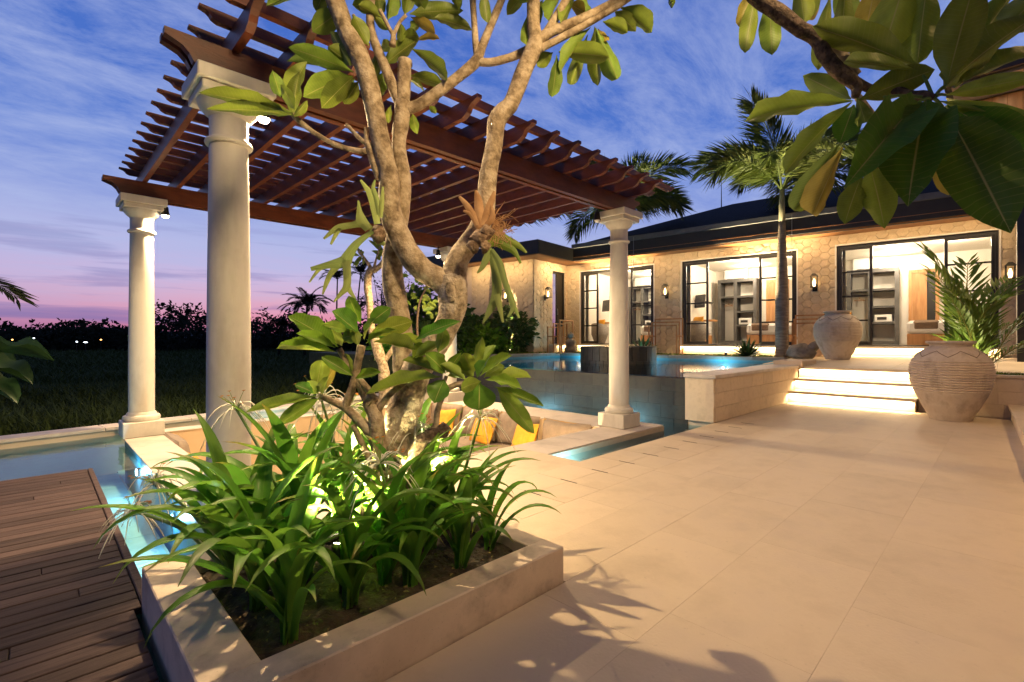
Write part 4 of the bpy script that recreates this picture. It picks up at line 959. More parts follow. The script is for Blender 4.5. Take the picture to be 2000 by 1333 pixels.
# ================================================================ JARS
M_CARVE = pm('carved_groove', (.16, .12, .09), None, 5, .9)
def jar(loc, H, Rm, label):
    t = thing('clay_jar', label, 'jar', loc, 'clay jars'); pr = [(.30, 0), (.315, .004)]
    def prof(z):  # z 0..1 -> radius / Rm
        k = [(0, .50), (.08, .58), (.2, .72), (.35, .88), (.5, .98), (.6, 1.0), (.68, .985), (.76, .93), (.84, .80), (.9, .62), (.935, .50), (.955, .50)]
        for (a, ra), (b, rb) in zip(k[:-1], k[1:]):
            if z <= b: s_ = (z - a) / (b - a); s_ = s_ * s_ * (3 - 2 * s_) * .35 + s_ * .65; return ra + (rb - ra) * s_
        return k[-1][1]
    pr = []
    N = 330
    for i in range(N + 1):
        z = .955 * i / N; r = prof(z)
        if .36 < z < .765:
            ph = (z - .36) / .405 * 13; r += .045 * (abs(sin(pi * ph)) ** .55) - .022
        pr.append((r * Rm, z * H))
    pr += [(.53 * Rm, .96 * H), (.575 * Rm, .968 * H), (.60 * Rm, .98 * H), (.60 * Rm, .992 * H), (.57 * Rm, H), (.50 * Rm, .995 * H), (.455 * Rm, .975 * H), (.44 * Rm, .93 * H), (.60 * Rm, .85 * H), (.75 * Rm, .75 * H)]
    MB().lathe(pr, 72, loc, cap=False).build('jar_body', M_JAR, t, True)
    # carved zigzag on the shoulder
    mb = MB(); P = []
    for i in range(49):
        a = 2 * pi * i / 48; ph = (i % 6) / 6; z = .80 + .075 * (1 - abs(2 * ph - 1)); r = prof(z) * Rm + .002
        P.append(V(loc) + V((r * cos(a), r * sin(a), z * H)))
    mb.tube(P, .0045, 5, cap=False); mb.build('carved_line', M_CARVE, t)
    P = []
    for i in range(0):
        a = 2 * pi * (i + 2.2) / 48; ph = (i % 6) / 6; z = .835 + .05 * (1 - abs(2 * ph - 1)); r = prof(z) * Rm + .0015
        P.append(V(loc) + V((r * cos(a), r * sin(a), z * H)))
p = onz(1856, 820, 0); jar((p.x, p.y, 0.001), 1.075, .44, 'big ribbed clay jar on the plaza beside the lit steps')
jx, jy = 12.1, 2.52; jar((jx, jy, tz(jx) + .001), 1.02, .43, 'ribbed clay jar on the terrace above the lit steps')

# ================================================================ LILY PLANTER
PLX0, PLX1, PLY0, PLY1, PLZ = .315, 1.715, 1.41, 2.505, .16
pl = thing('planter_box', 'low rendered planter box holding lilies and the frangipani', 'planter', (1.0, 1.95, 0))
rw_ = .125
MB().box(PLX0, PLX1, PLY0, PLY0 + rw_, -.25, PLZ, ch=.005).build('planter_wall', M_PLANT, pl); MB().box(PLX0, PLX1, PLY1 - rw_, PLY1, -.25, PLZ - .0006, ch=.005).build('planter_wall', M_PLANT, pl)
MB().box(PLX0 + .0005, PLX0 + .16, PLY0 + rw_ - .004, PLY1 - rw_ + .004, -.25, PLZ - .001, ch=.004).build('planter_wall', M_PLANT, pl); MB().box(PLX1 - .11, PLX1 - .0005, PLY0 + rw_ - .004, PLY1 - rw_ + .004, -.25, PLZ - .0012, ch=.004).build('planter_wall', M_PLANT, pl)
mb = MB(); NX, NY = 44, 34; vs = []
for j in range(NY + 1):
    for i in range(NX + 1):
        x = PLX0 + .15 + (PLX1 - PLX0 - .25) * i / NX; y = PLY0 + rw_ - .01 + (PLY1 - PLY0 - 2 * rw_ + .02) * j / NY
        vs.append((x, y, .105 + .03 * mnoise.noise(V((x * 6, y * 6, 0))) + .014 * mnoise.noise(V((x * 30, y * 30, 3)))))
mb.add(vs, [(j * (NX + 1) + i, j * (NX + 1) + i + 1, (j + 1) * (NX + 1) + i + 1, (j + 1) * (NX + 1) + i) for j in range(NY) for i in range(NX)]); mb.build('soil', M_SOIL, pl, True)
# litter on the soil
mb = MB(); rnd = random.Random(4)
for _ in range(420):
    x = rnd.uniform(PLX0 + .17, PLX1 - .12); y = rnd.uniform(PLY0 + .14, PLY1 - .14); a = rnd.uniform(0, 6.3); s_ = rnd.uniform(.006, .02); z = .118 + rnd.uniform(0, .02)
    mb.add([(x, y, z), (x + s_ * cos(a), y + s_ * sin(a), z + rnd.uniform(-.004, .008)), (x + s_ * .7 * cos(a + .8), y + s_ * .7 * sin(a + .8), z + .004)], [(0, 1, 2)])
mb.build('leaf_litter', pm('leaf_litter', (.10, .07, .03), (.2, .14, .05), 9, .9, c3=(.07, .09, .02)), pl, kind='stuff')

# ================================================================ LEAVES
def leafmesh(name, mat, curl=.2, fold=.14, wav=.02, prof=None, rows=12, seed=0, twist=0.0, cols=(-1, -.5, 0, .5, 1)):
    rnd = random.Random(seed); mb = MB(); uv = []; ph = rnd.uniform(0, 6); wf = rnd.uniform(14, 22)
    prof = prof or (lambda t: (min(1, t / .1) * .06 if t < .05 else 0) + max(0, sin(pi * min(1, max(0, (t - .04)) / .96) ** 1.12)) ** .75 if t > .04 else .05)
    for j in range(rows + 1):
        t = j / rows; w = max(.012, prof(t)) * .5
        if j == rows: w = .004
        for u in cols:
            x = u * w; z = fold * abs(x) * 2 * .5 - curl * t * t + wav * sin(t * wf + ph + (0 if u > 0 else 1.7)) * abs(u) ** 2 * min(1, w * 3)
            a = twist * t
            mb.v.append(V((x * cos(a), t, z + x * sin(a)))); uv.append((u * .5 + .5, t))
    n_ = len(cols)
    for j in range(rows):
        for i in range(n_ - 1): mb.f.append((j * n_ + i, j * n_ + i + 1, (j + 1) * n_ + i + 1, (j + 1) * n_ + i))
    mb.uv = uv; return mb.mesh(name, mat, True)
def fprof(t):
    s_ = max(0, (t - .05) / .95); return .05 * (1 - t) + .96 * (s_ ** .95 * max(0, 1 - s_) ** .72) / .325
LM = {}
for k, m_ in (('d', M_LEAF), ('b', M_LEAFB), ('y', M_LEAFY)):
    LM[k] = [leafmesh('leaf', m_, c_, f_, w_, fprof, seed=i * 7 + ord(k)) for i, (c_, f_, w_) in enumerate([(.10, .25, .015), (.22, .3, .03), (.34, .2, .045), (.05, .45, .03), (.28, .35, .055), (.16, .12, .02)])]
def leaf(parent, base, tip, width, up=None, kind='d', var=None, flip=False):
    base, tip = V(base), V(tip); Y = tip - base; L = Y.length
    var = random.randrange(6) if var is None else var
    cur = (.10, .22, .34, .05, .28, .16)[var]
    up = V(up) if up is not None else V((random.uniform(-.4, .4), random.uniform(-.4, .4), 1))
    Yn = Y.normalized(); Z = (up - Yn * up.dot(Yn)); Z = Z.normalized() if Z.length > .05 else Yn.orthogonal().normalized()
    # compensate curl so that the tip lands on target
    ang = math.atan(cur); Y2 = (Yn * cos(ang) + Z * sin(ang)); Z2 = (Z * cos(ang) - Yn * sin(ang)); X = Y2.cross(Z2); Ls = L * cos(ang)
    M = Matrix(((X.x * width, Y2.x * Ls, Z2.x * Ls, base.x), (X.y * width, Y2.y * Ls, Z2.y * Ls, base.y), (X.z * width, Y2.z * Ls, Z2.z * Ls, base.z), (0, 0, 0, 1)))
    return inst('leaf', LM[kind][var], M, parent)
def branch(parent, ctrl, mat, name='branch', seg=12, wob=.10, sub=5, d=2.3, fr=9):
    """ctrl: (px,py,diameter px[,depth])"""
    P = [V((*at(c[0], c[1], c[3] if len(c) > 3 else d), c[2] * .5 * (c[3] if len(c) > 3 else d) / F)) for c in ctrl]
    S = smoothpts(P, sub)
    return MB().tube([V(p[:3]) for p in S], [max(.002, p[3]) for p in S], seg, True, wob, fr).build(name, mat, parent, True)
def leafpx(parent, bx_, by_, tx_, ty_, w, d=2.3, kind='d', dd=None, up=None, var=None):
    dd = random.uniform(-.08, .08) if dd is None else dd
    b = at(bx_, by_, d); t_ = at(tx_, ty_, d + dd)
    # face the leaf roughly to the camera line so that its width reads, tipped at random
    view = (b - V((0, 0, EYE))).normalized()
    if up is None: up = view * random.uniform(.45, .95) * (-1 if b.z < 1.45 and random.random() < .55 else 1) + V((0, 0, random.uniform(.1, .7))) + RV * random.uniform(-.4, .4)
    return leaf(parent, b, t_, w * 1.12 * d / F, up, kind, var)

# ================================================================ MAIN FRANGIPANI
tree = thing('frangipani_tree', 'tall forked frangipani tree rising from the lily planter', 'tree', onz(755, 1080, .1))
T = [(752, 1085, 74), (752, 1040, 62), (758, 990, 60), (762, 940, 66), (772, 880, 66), (784, 820, 64), (798, 770, 60), (818, 720, 58)]
branch(tree, T + [(846, 680, 54), (872, 640, 50), (884, 600, 52), (884, 560, 60), (880, 538, 50)], M_BARKM, 'trunk', 16, .16)
branch(tree, [(784, 822, 40, 2.36), (789, 760, 44, 2.38), (788, 700, 42, 2.38), (782, 630, 42, 2.38), (771, 570, 42, 2.38), (767, 520, 40, 2.37), (771, 470, 36, 2.36), (784, 410, 32, 2.36), (787, 350, 29, 2.36), (779, 285, 28, 2.36), (784, 235, 30, 2.36), (788, 200, 33, 2.36)], M_BARK, 'trunk', 14, .12)
br = [([(786, 205, 28), (789, 160, 27), (791, 118, 28)], 0), ([(786, 205, 24), (777, 192, 22), (754, 137, 20), (728, 71, 17), (723, 28, 16), (728, -30, 15)], 0),
      ([(795, 212, 24), (812, 208, 22), (845, 188, 22), (902, 145, 21), (930, 120, 22), (938, 100, 18), (958, 51, 15), (984, -10, 13)], 0), ([(934, 116, 15), (930, 95, 13), (926, 40, 12), (922, -20, 12)], 0),
      ([(936, 121, 16), (960, 122, 15), (1002, 111, 16), (1032, 97, 17)], 0)]
for c_, _ in br: branch(tree, c_, M_BARK, d=2.36)
branch(tree, [(884, 565, 54), (860, 548, 48), (828, 530, 46), (800, 498, 46), (780, 460, 44), (766, 425, 42), (760, 380, 40), (759, 340, 38), (748, 296, 37), (731, 214, 37), (716, 150, 38), (706, 118, 36), (690, 85, 36), (674, 52, 36), (655, 0, 36), (645, -40, 36)], M_BARK, d=2.3, seg=14)
branch(tree, [(884, 565, 54), (893, 512, 44), (911, 482, 42), (932, 452, 40), (947, 418, 38), (952, 360, 36), (958, 320, 34), (966, 280, 33), (970, 240, 36), (984, 218, 34), (1000, 200, 32), (1022, 142, 32), (1042, 96, 33), (1046, 78, 30), (1042, 45, 26), (1042, -30, 25)], M_BARK, d=2.3, seg=14)
for c_ in ([(1046, 88, 24), (1064, 70, 22), (1080, 61, 20), (1125, 42, 18), (1181, 16, 17), (1225, -8, 16)], [(1050, 96, 18), (1066, 90, 15), (1125, 59, 14), (1193, 20, 13), (1232, -6, 12)], [(1056, 80, 18), (1073, 55, 17), (1103, 5, 16), (1115, -20, 15)], [(970, 240, 18), (966, 222, 15), (965, 217, 13)],
           [(740, 350, 14), (735, 330, 18), (722, 290, 17), (716, 272, 10), (715, 250, 7)], [(721, 287, 12), (708, 296, 11), (660, 285, 10), (617, 262, 10), (583, 236, 11), (570, 222, 9)], [(718, 284, 10), (700, 268, 8), (676, 243, 7)], [(708, 60, 9), (700, 45, 8), (690, 30, 7)], [(766, 90, 14), (768, 70, 10), (760, 55, 8), (742, 20, 8)], [(768, 70, 8), (780, 45, 7), (793, 30, 7)]): branch(tree, c_, M_BARK, d=2.3, seg=9)
branch(tree, [(884, 590, 22, 2.26), (880, 566, 26, 2.25), (884, 545, 20, 2.26)], M_BARKM, 'burl', seg=10)
# leaves of the crown: base px, tip px, width px
def leaves(parent, rows, d, kind='d', **k):
    for r in rows: leafpx(parent, *r[:5], d=d + random.uniform(-.05, .05), kind=(r[5] if len(r) > 5 else kind), **k)
leaves(tree, [(688, 140, 563, 93, 34), (690, 142, 560, 120, 28), (690, 150, 592, 190, 46), (690, 150, 628, 212, 38), (692, 155, 652, 203, 36), (684, 130, 645, 62, 36), (668, 20, 610, 62, 40), (688, 128, 640, 92, 34), (640, -30, 617, 22, 26), (640, -40, 520, 12, 26), (700, 160, 672, 204, 30), (720, 90, 690, 30, 30), (735, 20, 688, 10, 28)], 2.32)
leaves(tree, [(800, 28, 905, 21, 30), (846, 35, 922, 60, 26), (802, 34, 850, 66, 24, 'y'), (812, 80, 859, 77, 14, 'y'), (752, 127, 817, 77, 32), (803, 95, 873, 158, 30), (799, 148, 866, 168, 26), (800, 158, 828, 176, 22), (764, 205, 757, 240, 13), (806, 222, 815, 262, 18), (838, 208, 852, 222, 12), (742, 30, 738, -30, 26), (757, 40, 765, -30, 28), (790, 30, 800, -30, 26), (780, 42, 783, 82, 20), (740, 100, 722, 150, 24), (752, 140, 735, 180, 28), (756, 155, 738, 185, 24), (830, 20, 812, -10, 30), (745, 35, 700, 10, 24), (760, 60, 730, 30, 20), (800, 60, 820, 50, 22), (770, 95, 745, 90, 22), (785, 75, 818, 72, 26)], 2.4)
leaves(tree, [(1091, 102, 1190, 112, 38), (1087, 108, 1078, 190, 27), (1154, 54, 1094, 143, 30), (1148, 68, 1114, 166, 25), (1162, 52, 1168, 168, 27), (1163, 54, 1206, 155, 34), (1177, 43, 1226, 64, 27), (1200, 22, 1242, 62, 28), (1211, 15, 1273, 64, 38), (1080, 103, 1049, 130, 25), (1100, -20, 1072, 42, 30), (1125, -10, 1095, 45, 28), (1112, 8, 1142, 26, 26, 'y'), (1025, -15, 990, 30, 24), (945, -20, 952, 45, 22), (1030, 30, 1027, 88, 18), (1168, 56, 1184, 80, 20, 'y'), (1135, -20, 1150, 30, 26), (1060, 0, 1045, 50, 24), (1300, -30, 1313, 16, 16), (1010, -40, 1030, 5, 26), (880, -30, 896, 22, 22)], 2.34)
leaves(tree, [(572, 222, 388, 182, 34), (574, 226, 402, 214, 26), (548, 190, 532, 138, 26), (572, 225, 585, 140, 28), (574, 228, 600, 196, 16), (560, 200, 600, 120, 34), (575, 215, 548, 165, 22)], 2.24)
for (a_, b_, d_) in ((640, -62, 2.3), (728, -48, 2.36), (990, -36, 2.36), (920, -44, 2.36), (1042, -56, 2.3), (1240, -26, 2.3), (1120, -44, 2.3)):   # whorls on the limb ends above the frame
    for k in range(8):
        an = k * .785 + random.uniform(-.3, .3); leafpx(tree, a_, b_, a_ + 95 * cos(an), b_ - 55 - 60 * abs(sin(an)) * random.uniform(.2, 1), 34, d_, 'd', dd=.35 * sin(an))
# lower young stems with their own whorls
for c_ in ([(742, 900, 20), (738, 860, 34), (733, 815, 30), (722, 790, 28), (728, 774, 26)], [(738, 860, 22), (716, 836, 20), (692, 812, 18), (673, 796, 16), (648, 784, 13), (622, 772, 11)], [(673, 798, 16), (684, 770, 16), (693, 740, 15), (700, 704, 15), (706, 675, 18)],
           [(724, 800, 14), (708, 770, 12), (697, 744, 11), (690, 736, 9)], [(730, 780, 18), (712, 752, 13), (688, 728, 13), (676, 706, 12), (662, 682, 13)], [(734, 810, 14), (748, 786, 14), (768, 764, 13), (800, 740, 12), (830, 722, 8)],
           [(742, 980, 16), (735, 930, 22), (722, 900, 15), (708, 870, 12), (690, 830, 11)], [(700, 1078, 17), (702, 1020, 15), (712, 985, 18), (728, 950, 18), (745, 920, 20)]): branch(tree, c_, M_BARK, d=2.2, seg=9, wob=.18)
branch(tree, [(752, 1000, 26, 2.25), (765, 950, 30, 2.22), (790, 905, 27, 2.2), (812, 878, 30, 2.2), (828, 858, 20, 2.2)], M_BARK, seg=12, wob=.2)
branch(tree, [(815, 872, 20), (838, 850, 18), (851, 830, 12), (854, 805, 12), (862, 780, 11), (872, 762, 12), (890, 752, 11), (914, 748, 12), (928, 742, 9)], M_BARK, d=2.2, seg=9, wob=.15)
branch(tree, [(868, 768, 9), (866, 752, 8), (872, 735, 8)], M_BARK, d=2.2, seg=8)
branch(tree, [(818, 862, 24), (836, 852, 26), (850, 846, 22), (866, 840, 26), (874, 832, 20)], M_TWIG, 'rotten_stub', d=2.2, seg=10, wob=.5, fr=30)
leaves(tree, [(700, 650, 648, 608, 40, 'd'), (705, 632, 681, 578, 27), (722, 632, 763, 601, 30, 'd'), (720, 655, 806, 628, 36), (730, 668, 812, 684, 32, 'd'), (690, 652, 628, 636, 24, 'd'), (708, 655, 668, 660, 30), (700, 676, 690, 640, 18), (715, 672, 775, 645, 22), (712, 665, 735, 622, 24), (660, 678, 563, 618, 36), (655, 680, 578, 652, 22), (655, 688, 540, 682, 20), (668, 676, 650, 640, 22), (672, 670, 690, 648, 20), (690, 735, 628, 697, 24), (694, 740, 745, 728, 20), (688, 730, 668, 690, 18)], 2.16, 'b')
leaves(tree, [(617, 762, 628, 704, 34, 'b'), (612, 768, 575, 752, 22, 'd'), (618, 775, 480, 806, 22, 'b'), (624, 778, 542, 832, 28, 'b'), (626, 770, 655, 715, 18, 'y'), (622, 770, 600, 745, 24, 'b'), (630, 772, 642, 735, 20)], 2.12)
leaves(tree, [(955, 742, 1038, 738, 22), (948, 742, 1019, 760, 24), (965, 756, 1062, 794, 18), (972, 760, 1044, 848, 34, 'd'), (936, 748, 935, 802, 62, 'd'), (930, 730, 968, 674, 22), (918, 735, 942, 658, 20), (938, 735, 1000, 695, 22), (925, 735, 905, 690, 26), (932, 738, 950, 705, 26), (920, 742, 898, 702, 24), (945, 738, 985, 715, 22), (925, 738, 880, 715, 24), (912, 745, 860, 712, 22), (940, 745, 900, 760, 30)], 2.14, 'b')
leaves(tree, [(864, 737, 714, 772, 30, 'd'), (868, 742, 848, 788, 42, 'd'), (870, 730, 830, 690, 34), (866, 732, 785, 704, 22, 'd'), (872, 728, 900, 690, 24), (874, 735, 905, 728, 20), (860, 668, 810, 700, 22), (855, 690, 868, 640, 26), (812, 664, 899, 628, 24, 'd'), (842, 672, 806, 700, 22, 'b'), (832, 690, 780, 655, 24)], 2.14, 'b')
# a thin second frangipani stem farther back
t2 = thing('young_frangipani', 'slim bare young frangipani standing behind the big trunk', 'tree', at(754, 861, 9.2))
for c_ in ([(754, 861, 30), (752, 760, 26), (748, 715, 20), (740, 690, 22), (726, 640, 15), (722, 590, 14), (718, 560, 15), (721, 532, 14), (728, 528, 12)], [(728, 530, 12), (742, 520, 10), (752, 505, 8)], [(727, 528, 8), (712, 505, 5), (694, 482, 4)], [(730, 526, 7), (735, 506, 4), (742, 482, 4)], [(746, 712, 12), (758, 696, 10), (770, 676, 9)]): branch(t2, c_, M_BARK, d=9.2, seg=8)
for _ in range(14): leafpx(t2, 748 + random.uniform(-6, 6), 500 + random.uniform(-4, 4), 748 + random.uniform(-34, 30), 495 + random.uniform(-28, 22), 8, 9.2, 'd')
for _ in range(10): leafpx(t2, 706 + random.uniform(-3, 3), 500, 706 + random.uniform(-22, 22), 500 + random.uniform(-16, 22), 6, 9.2, 'd')
# leafy twig showing left of the far column
t3 = thing('leafy_sapling', 'thin leafy sapling between the two trunks in the distance', 'tree', at(823, 838, 10.5))
branch(t3, [(823, 838, 10), (822, 760, 8), (820, 700, 6), (815, 640, 5), (820, 590, 4), (835, 560, 3)], M_TWIG, d=10.5, seg=6)
for _ in range(34):
    bx_, by_ = random.uniform(795, 855), random.uniform(530, 620); leafpx(t3, bx_, by_, bx_ + random.uniform(-20, 20), by_ + random.uniform(-14, 20), 8, 10.5, 'd')

# ================================================================ STAGHORN FERNS
def ribbon(parent, pts, d, mat=M_FERN, name='frond', fold=.35):
    """pts: (px,py,width px)"""
    P = smoothpts([V((*at(a, b, d), w * d / F * .5)) for a, b, w in pts], 5); mb = MB(); uv = []
    for i, q in enumerate(P):
        p = V(q[:3]); tn = (V(P[min(i + 1, len(P) - 1)][:3]) - V(P[max(i - 1, 0)][:3])).normalized(); vw = (p - V((0, 0, EYE))).normalized(); sd = tn.cross(vw).normalized()
        for u in (-1, -.5, 0, .5, 1): mb.v.append(p + sd * u * max(q[3], .001) + vw * fold * abs(u) * max(q[3], .001)); uv.append((.5 + u * .5, i / len(P)))
    for i in range(len(P) - 1):
        for k in range(4): mb.f.append((i * 5 + k, i * 5 + k + 1, i * 5 + k + 6, i * 5 + k + 5))
    mb.uv = uv; return mb.build(name, mat, parent, True)
f1 = thing('staghorn_fern', 'green staghorn fern with forked fronds on the left limb', 'fern', at(735, 470, 2.22), 'staghorn ferns on the tree')
for pts in ([(728, 452, 8), (697, 476, 14), (680, 500, 20), (672, 512, 24), (642, 518, 14), (607, 526, 8)], [(640, 517, 9), (622, 528, 7), (604, 552, 3)], [(668, 510, 16), (648, 532, 11), (638, 552, 9), (630, 576, 3)], [(676, 508, 16), (678, 535, 15), (677, 560, 14), (666, 574, 9), (652, 590, 3)], [(678, 556, 12), (684, 570, 9), (694, 584, 4)],
            [(727, 447, 8), (706, 437, 16), (688, 440, 12), (659, 446, 12), (632, 467, 4)], [(664, 445, 10), (655, 460, 8), (646, 478, 4)], [(720, 448, 16), (706, 430, 20), (702, 412, 10), (700, 392, 4)], [(737, 438, 12), (731, 408, 14), (722, 378, 12), (704, 352, 4)], [(738, 420, 10), (735, 390, 12), (729, 368, 8), (733, 352, 3)], [(742, 425, 10), (746, 395, 9), (748, 365, 4)], [(735, 455, 10), (740, 470, 12), (752, 478, 8)]): ribbon(f1, pts, 2.22 + random.uniform(-.03, .03))
MB().tube([at(740, 445, 2.26), at(738, 458, 2.25), at(745, 474, 2.26)], [.02, .045, .02], 10, wob=.3, fr=20).build('shield', M_SHIELD, f1, True)
f2 = thing('staghorn_fern', 'staghorn fern with hanging fronds and dry brown fronds on the right limb', 'fern', at(940, 470, 2.2), 'staghorn ferns on the tree')
for pts in ([(956, 485, 8), (964, 510, 16), (969, 540, 18), (970, 575, 20), (960, 600, 15), (943, 632, 4)], [(970, 575, 14), (976, 600, 11), (982, 630, 4)], [(960, 488, 8), (976, 515, 13), (986, 550, 12), (1000, 590, 12), (1001, 604, 9), (992, 620, 4)], [(1001, 596, 9), (1007, 606, 8), (1014, 622, 4)], [(956, 486, 8), (950, 505, 14), (942, 522, 10), (932, 534, 3)]): ribbon(f2, pts, 2.18 + random.uniform(-.03, .03))
for pts in ([(952, 480, 10), (972, 468, 28), (990, 472, 22), (1012, 480, 12), (1028, 494, 4)], [(975, 475, 18), (1000, 488, 14), (1010, 500, 8), (1017, 515, 4)], [(966, 472, 14), (974, 455, 12), (984, 445, 4)]): ribbon(f2, pts, 2.2, M_LEAF)
for pts in ([(938, 446, 12), (926, 425, 14), (912, 402, 12), (897, 384, 5)], [(938, 442, 12), (936, 415, 18), (934, 392, 16), (929, 372, 5)], [(942, 440, 10), (952, 412, 13), (960, 392, 12), (966, 374, 5)], [(932, 440, 9), (920, 420, 9), (905, 412, 4)], [(950, 440, 10), (962, 425, 12), (958, 400, 6)]): ribbon(f2, pts, 2.17, M_DRY, 'dry_frond')
for (a, b, r_) in ((934, 466, .045), (948, 455, .04), (925, 480, .035), (945, 480, .03)): MB().tube([at(a, b - 14, 2.17), at(a, b, 2.15), at(a + 2, b + 14, 2.17)], [r_ * .3, r_ * .85, r_ * .35], 14, wob=.7, fr=34).build('shield', M_SHIELD, f2, True)
mb = MB()
for _ in range(60):
    a = at(960 + random.uniform(-10, 14), 448 + random.uniform(-14, 14), 2.2); P = [a]
    for k in range(4): P.append(P[-1] + RV * random.uniform(-.01, .035) + V((0, 0, random.uniform(-.03, .035))))
    mb.tube(P, .0014, 4, cap=False)
mb.build('fern_roots', M_DRY, f2, kind='stuff')

# ================================================================ RIGHT FOREGROUND FRANGIPANI
rt = thing('overhanging_frangipani', 'frangipani branch with large leaves hanging in at the upper right', 'tree', (4.0, -2.1, 0.2))
DR = 1.35
branch(rt, [(1440, -60, 26), (1472, -8, 26), (1517, 22, 29), (1566, 59, 28), (1598, 79, 29), (1613, 112, 27), (1645, 144, 27), (1672, 168, 22), (1670, 190, 14)], M_TWIG, d=DR, seg=12, wob=.15, fr=24)
branch(rt, [(1606, 84, 24), (1625, 90, 26), (1650, 118, 22), (1676, 146, 14)], M_BARK, d=DR + .03, seg=10)
branch(rt, [(1672, 160, 18, 1.38), (1710, 178, 16, 1.36), (1747, 176, 18, 1.3), (1779, 187, 20, 1.28), (1806, 188, 20, 1.26), (1824, 192, 14, 1.25)], M_TWIG, seg=10, wob=.15, fr=24)
branch(rt, [(1745, 176, 5, 1.3), (1770, 165, 9, 1.3), (1784, 158, 4, 1.3)], M_TWIG, seg=7)
branch(rt, [(1676, 190, 14, 1.45), (1700, 225, 16, 1.5), (1708, 236, 12, 1.5)], M_BARK, seg=9)
# trunk that carries the branch (outside the frame to the right)
pb = at(1440, -60, DR)
MB().tube([(4.0, -2.1, .2), (3.6, -1.8, 1.4), (2.9, -1.2, 2.6), (2.1, -.2, 2.75), (pb.x + .25, pb.y + .0, pb.z + .35), tuple(pb)], [.10, .085, .06, .04, .025, .013], 12, wob=.1, fr=8).build('trunk', M_BARK, rt, True)
R_ = [ # base, tip, width, kind, depth, dd, up (toward viewer comps: (view, right, z))
 (1792, 200, 1648, 368, 84, 'd', 1.25, -.10), (1810, 198, 1773, 404, 116, 'd', 1.22, -.08), (1852, 222, 1974, 456, 112, 'd', 1.2, -.12), (1866, 250, 1936, 430, 66, 'b', 1.3, .05),
 (1836, 198, 2060, 250, 34, 'b', 1.24, -.1), (1850, 205, 2050, 330, 74, 'd', 1.26, -.06), (1850, 205, 1930, 240, 34, 'b', 1.35, .1), (1848, 186, 2040, 148, 36, 'b', 1.22, -.1), (1846, 172, 2040, 20, 74, 'd', 1.25, 0), (1866, 172, 2060, 95, 44, 'd', 1.28, .05),
 (1850, 165, 1905, -40, 76, 'd', 1.22, -.1), (1872, 160, 2000, -40, 50, 'b', 1.3, .1), (1796, 132, 1586, 52, 62, 'd', 1.28, 0), (1792, 138, 1650, 120, 30, 'd', 1.25, -.05), (1678, 196, 1826, 136, 56, 'd', 1.33, -.1),
 (1714, 300, 1722, 398, 40, 'y', 1.5, .05), (1682, 345, 1650, 438, 48, 'b', 1.5, .05), (1698, 322, 1728, 447, 60, 'b', 1.45, .05), (1640, 280, 1551, 412, 52, 'b', 1.4, 0), (1646, 288, 1588, 420, 50, 'y', 1.38, -.05), (1850, 285, 1852, 382, 48, 'y', 1.4, .05), (1668, 205, 1640, 280, 50, 'd', 1.35, 0),
 (1666, 198, 1455, 238, 46, 'b', 1.34, -.1), (1664, 200, 1533, 340, 44, 'b', 1.34, -.12), (1662, 194, 1568, 148, 44, 'd', 1.36, .1), (1674, 190, 1690, 240, 30, 'd', 1.35, -.1),
 (1478, -20, 1455, 104, 34, 'b', 1.42, 0), (1506, -12, 1508, 108, 42, 'b', 1.4, 0), (1474, -30, 1449, 58, 24, 'y', 1.45, 0), (1560, -40, 1571, 46, 40, 'b', 1.45, 0), (1622, -10, 1598, 138, 34, 'b', 1.42, 0), (1652, -40, 1642, 112, 38, 'b', 1.45, .05), (1604, -40, 1582, 40, 20, 'y', 1.5, 0), (1682, 60, 1670, 134, 28, 'b', 1.5, 0), (1712, -40, 1690, 66, 50, 'y', 1.5, 0), (1775, -60, 1728, 92, 84, 'b', 1.42, 0), (1815, -60, 1792, 126, 62, 'b', 1.4, 0), (1560, -40, 1590, 30, 40, 'b', 1.5, 0), (1640, -50, 1662, 50, 44, 'b', 1.55, 0), (1740, -60, 1700, 40, 44, 'b', 1.55, 0), (1690, 130, 1680, 60, 30, 'b', 1.5, 0), (1960, 60, 2060, -40, 70, 'd', 1.3, 0), (1900, 100, 1985, -30, 50, 'b', 1.35, .05)]
for (a, b, c_, d_, w, kd, dp, dd) in R_:
    bp = at(a, b, dp); vw = (bp - V((0, 0, EYE))).normalized(); topside = kd == 'd' and d_ > 240
    up = (-vw if topside else vw) * random.uniform(.7, 1.0) + V((0, 0, random.uniform(.0, .35))) + RV * random.uniform(-.2, .2)
    leaf(rt, bp, at(c_, d_, dp + dd), w * dp / F * 1.02, up, kd, random.choice((0, 1, 2, 3, 4, 5)))
# petioles
for a, b, c_, d_ in ((1822, 190, 1796, 134), (1824, 192, 1850, 222), (1820, 192, 1810, 200), (1818, 192, 1792, 202), (1826, 190, 1848, 186), (1826, 188, 1846, 172), (1828, 186, 1850, 165), (1800, 190, 1726, 190)): branch(rt, [(a, b, 7, 1.25), ((a + c_) / 2, (b + d_) / 2 - 3, 6, 1.25), (c_, d_, 5, 1.25)], M_STEM, 'petiole', seg=6, wob=0)

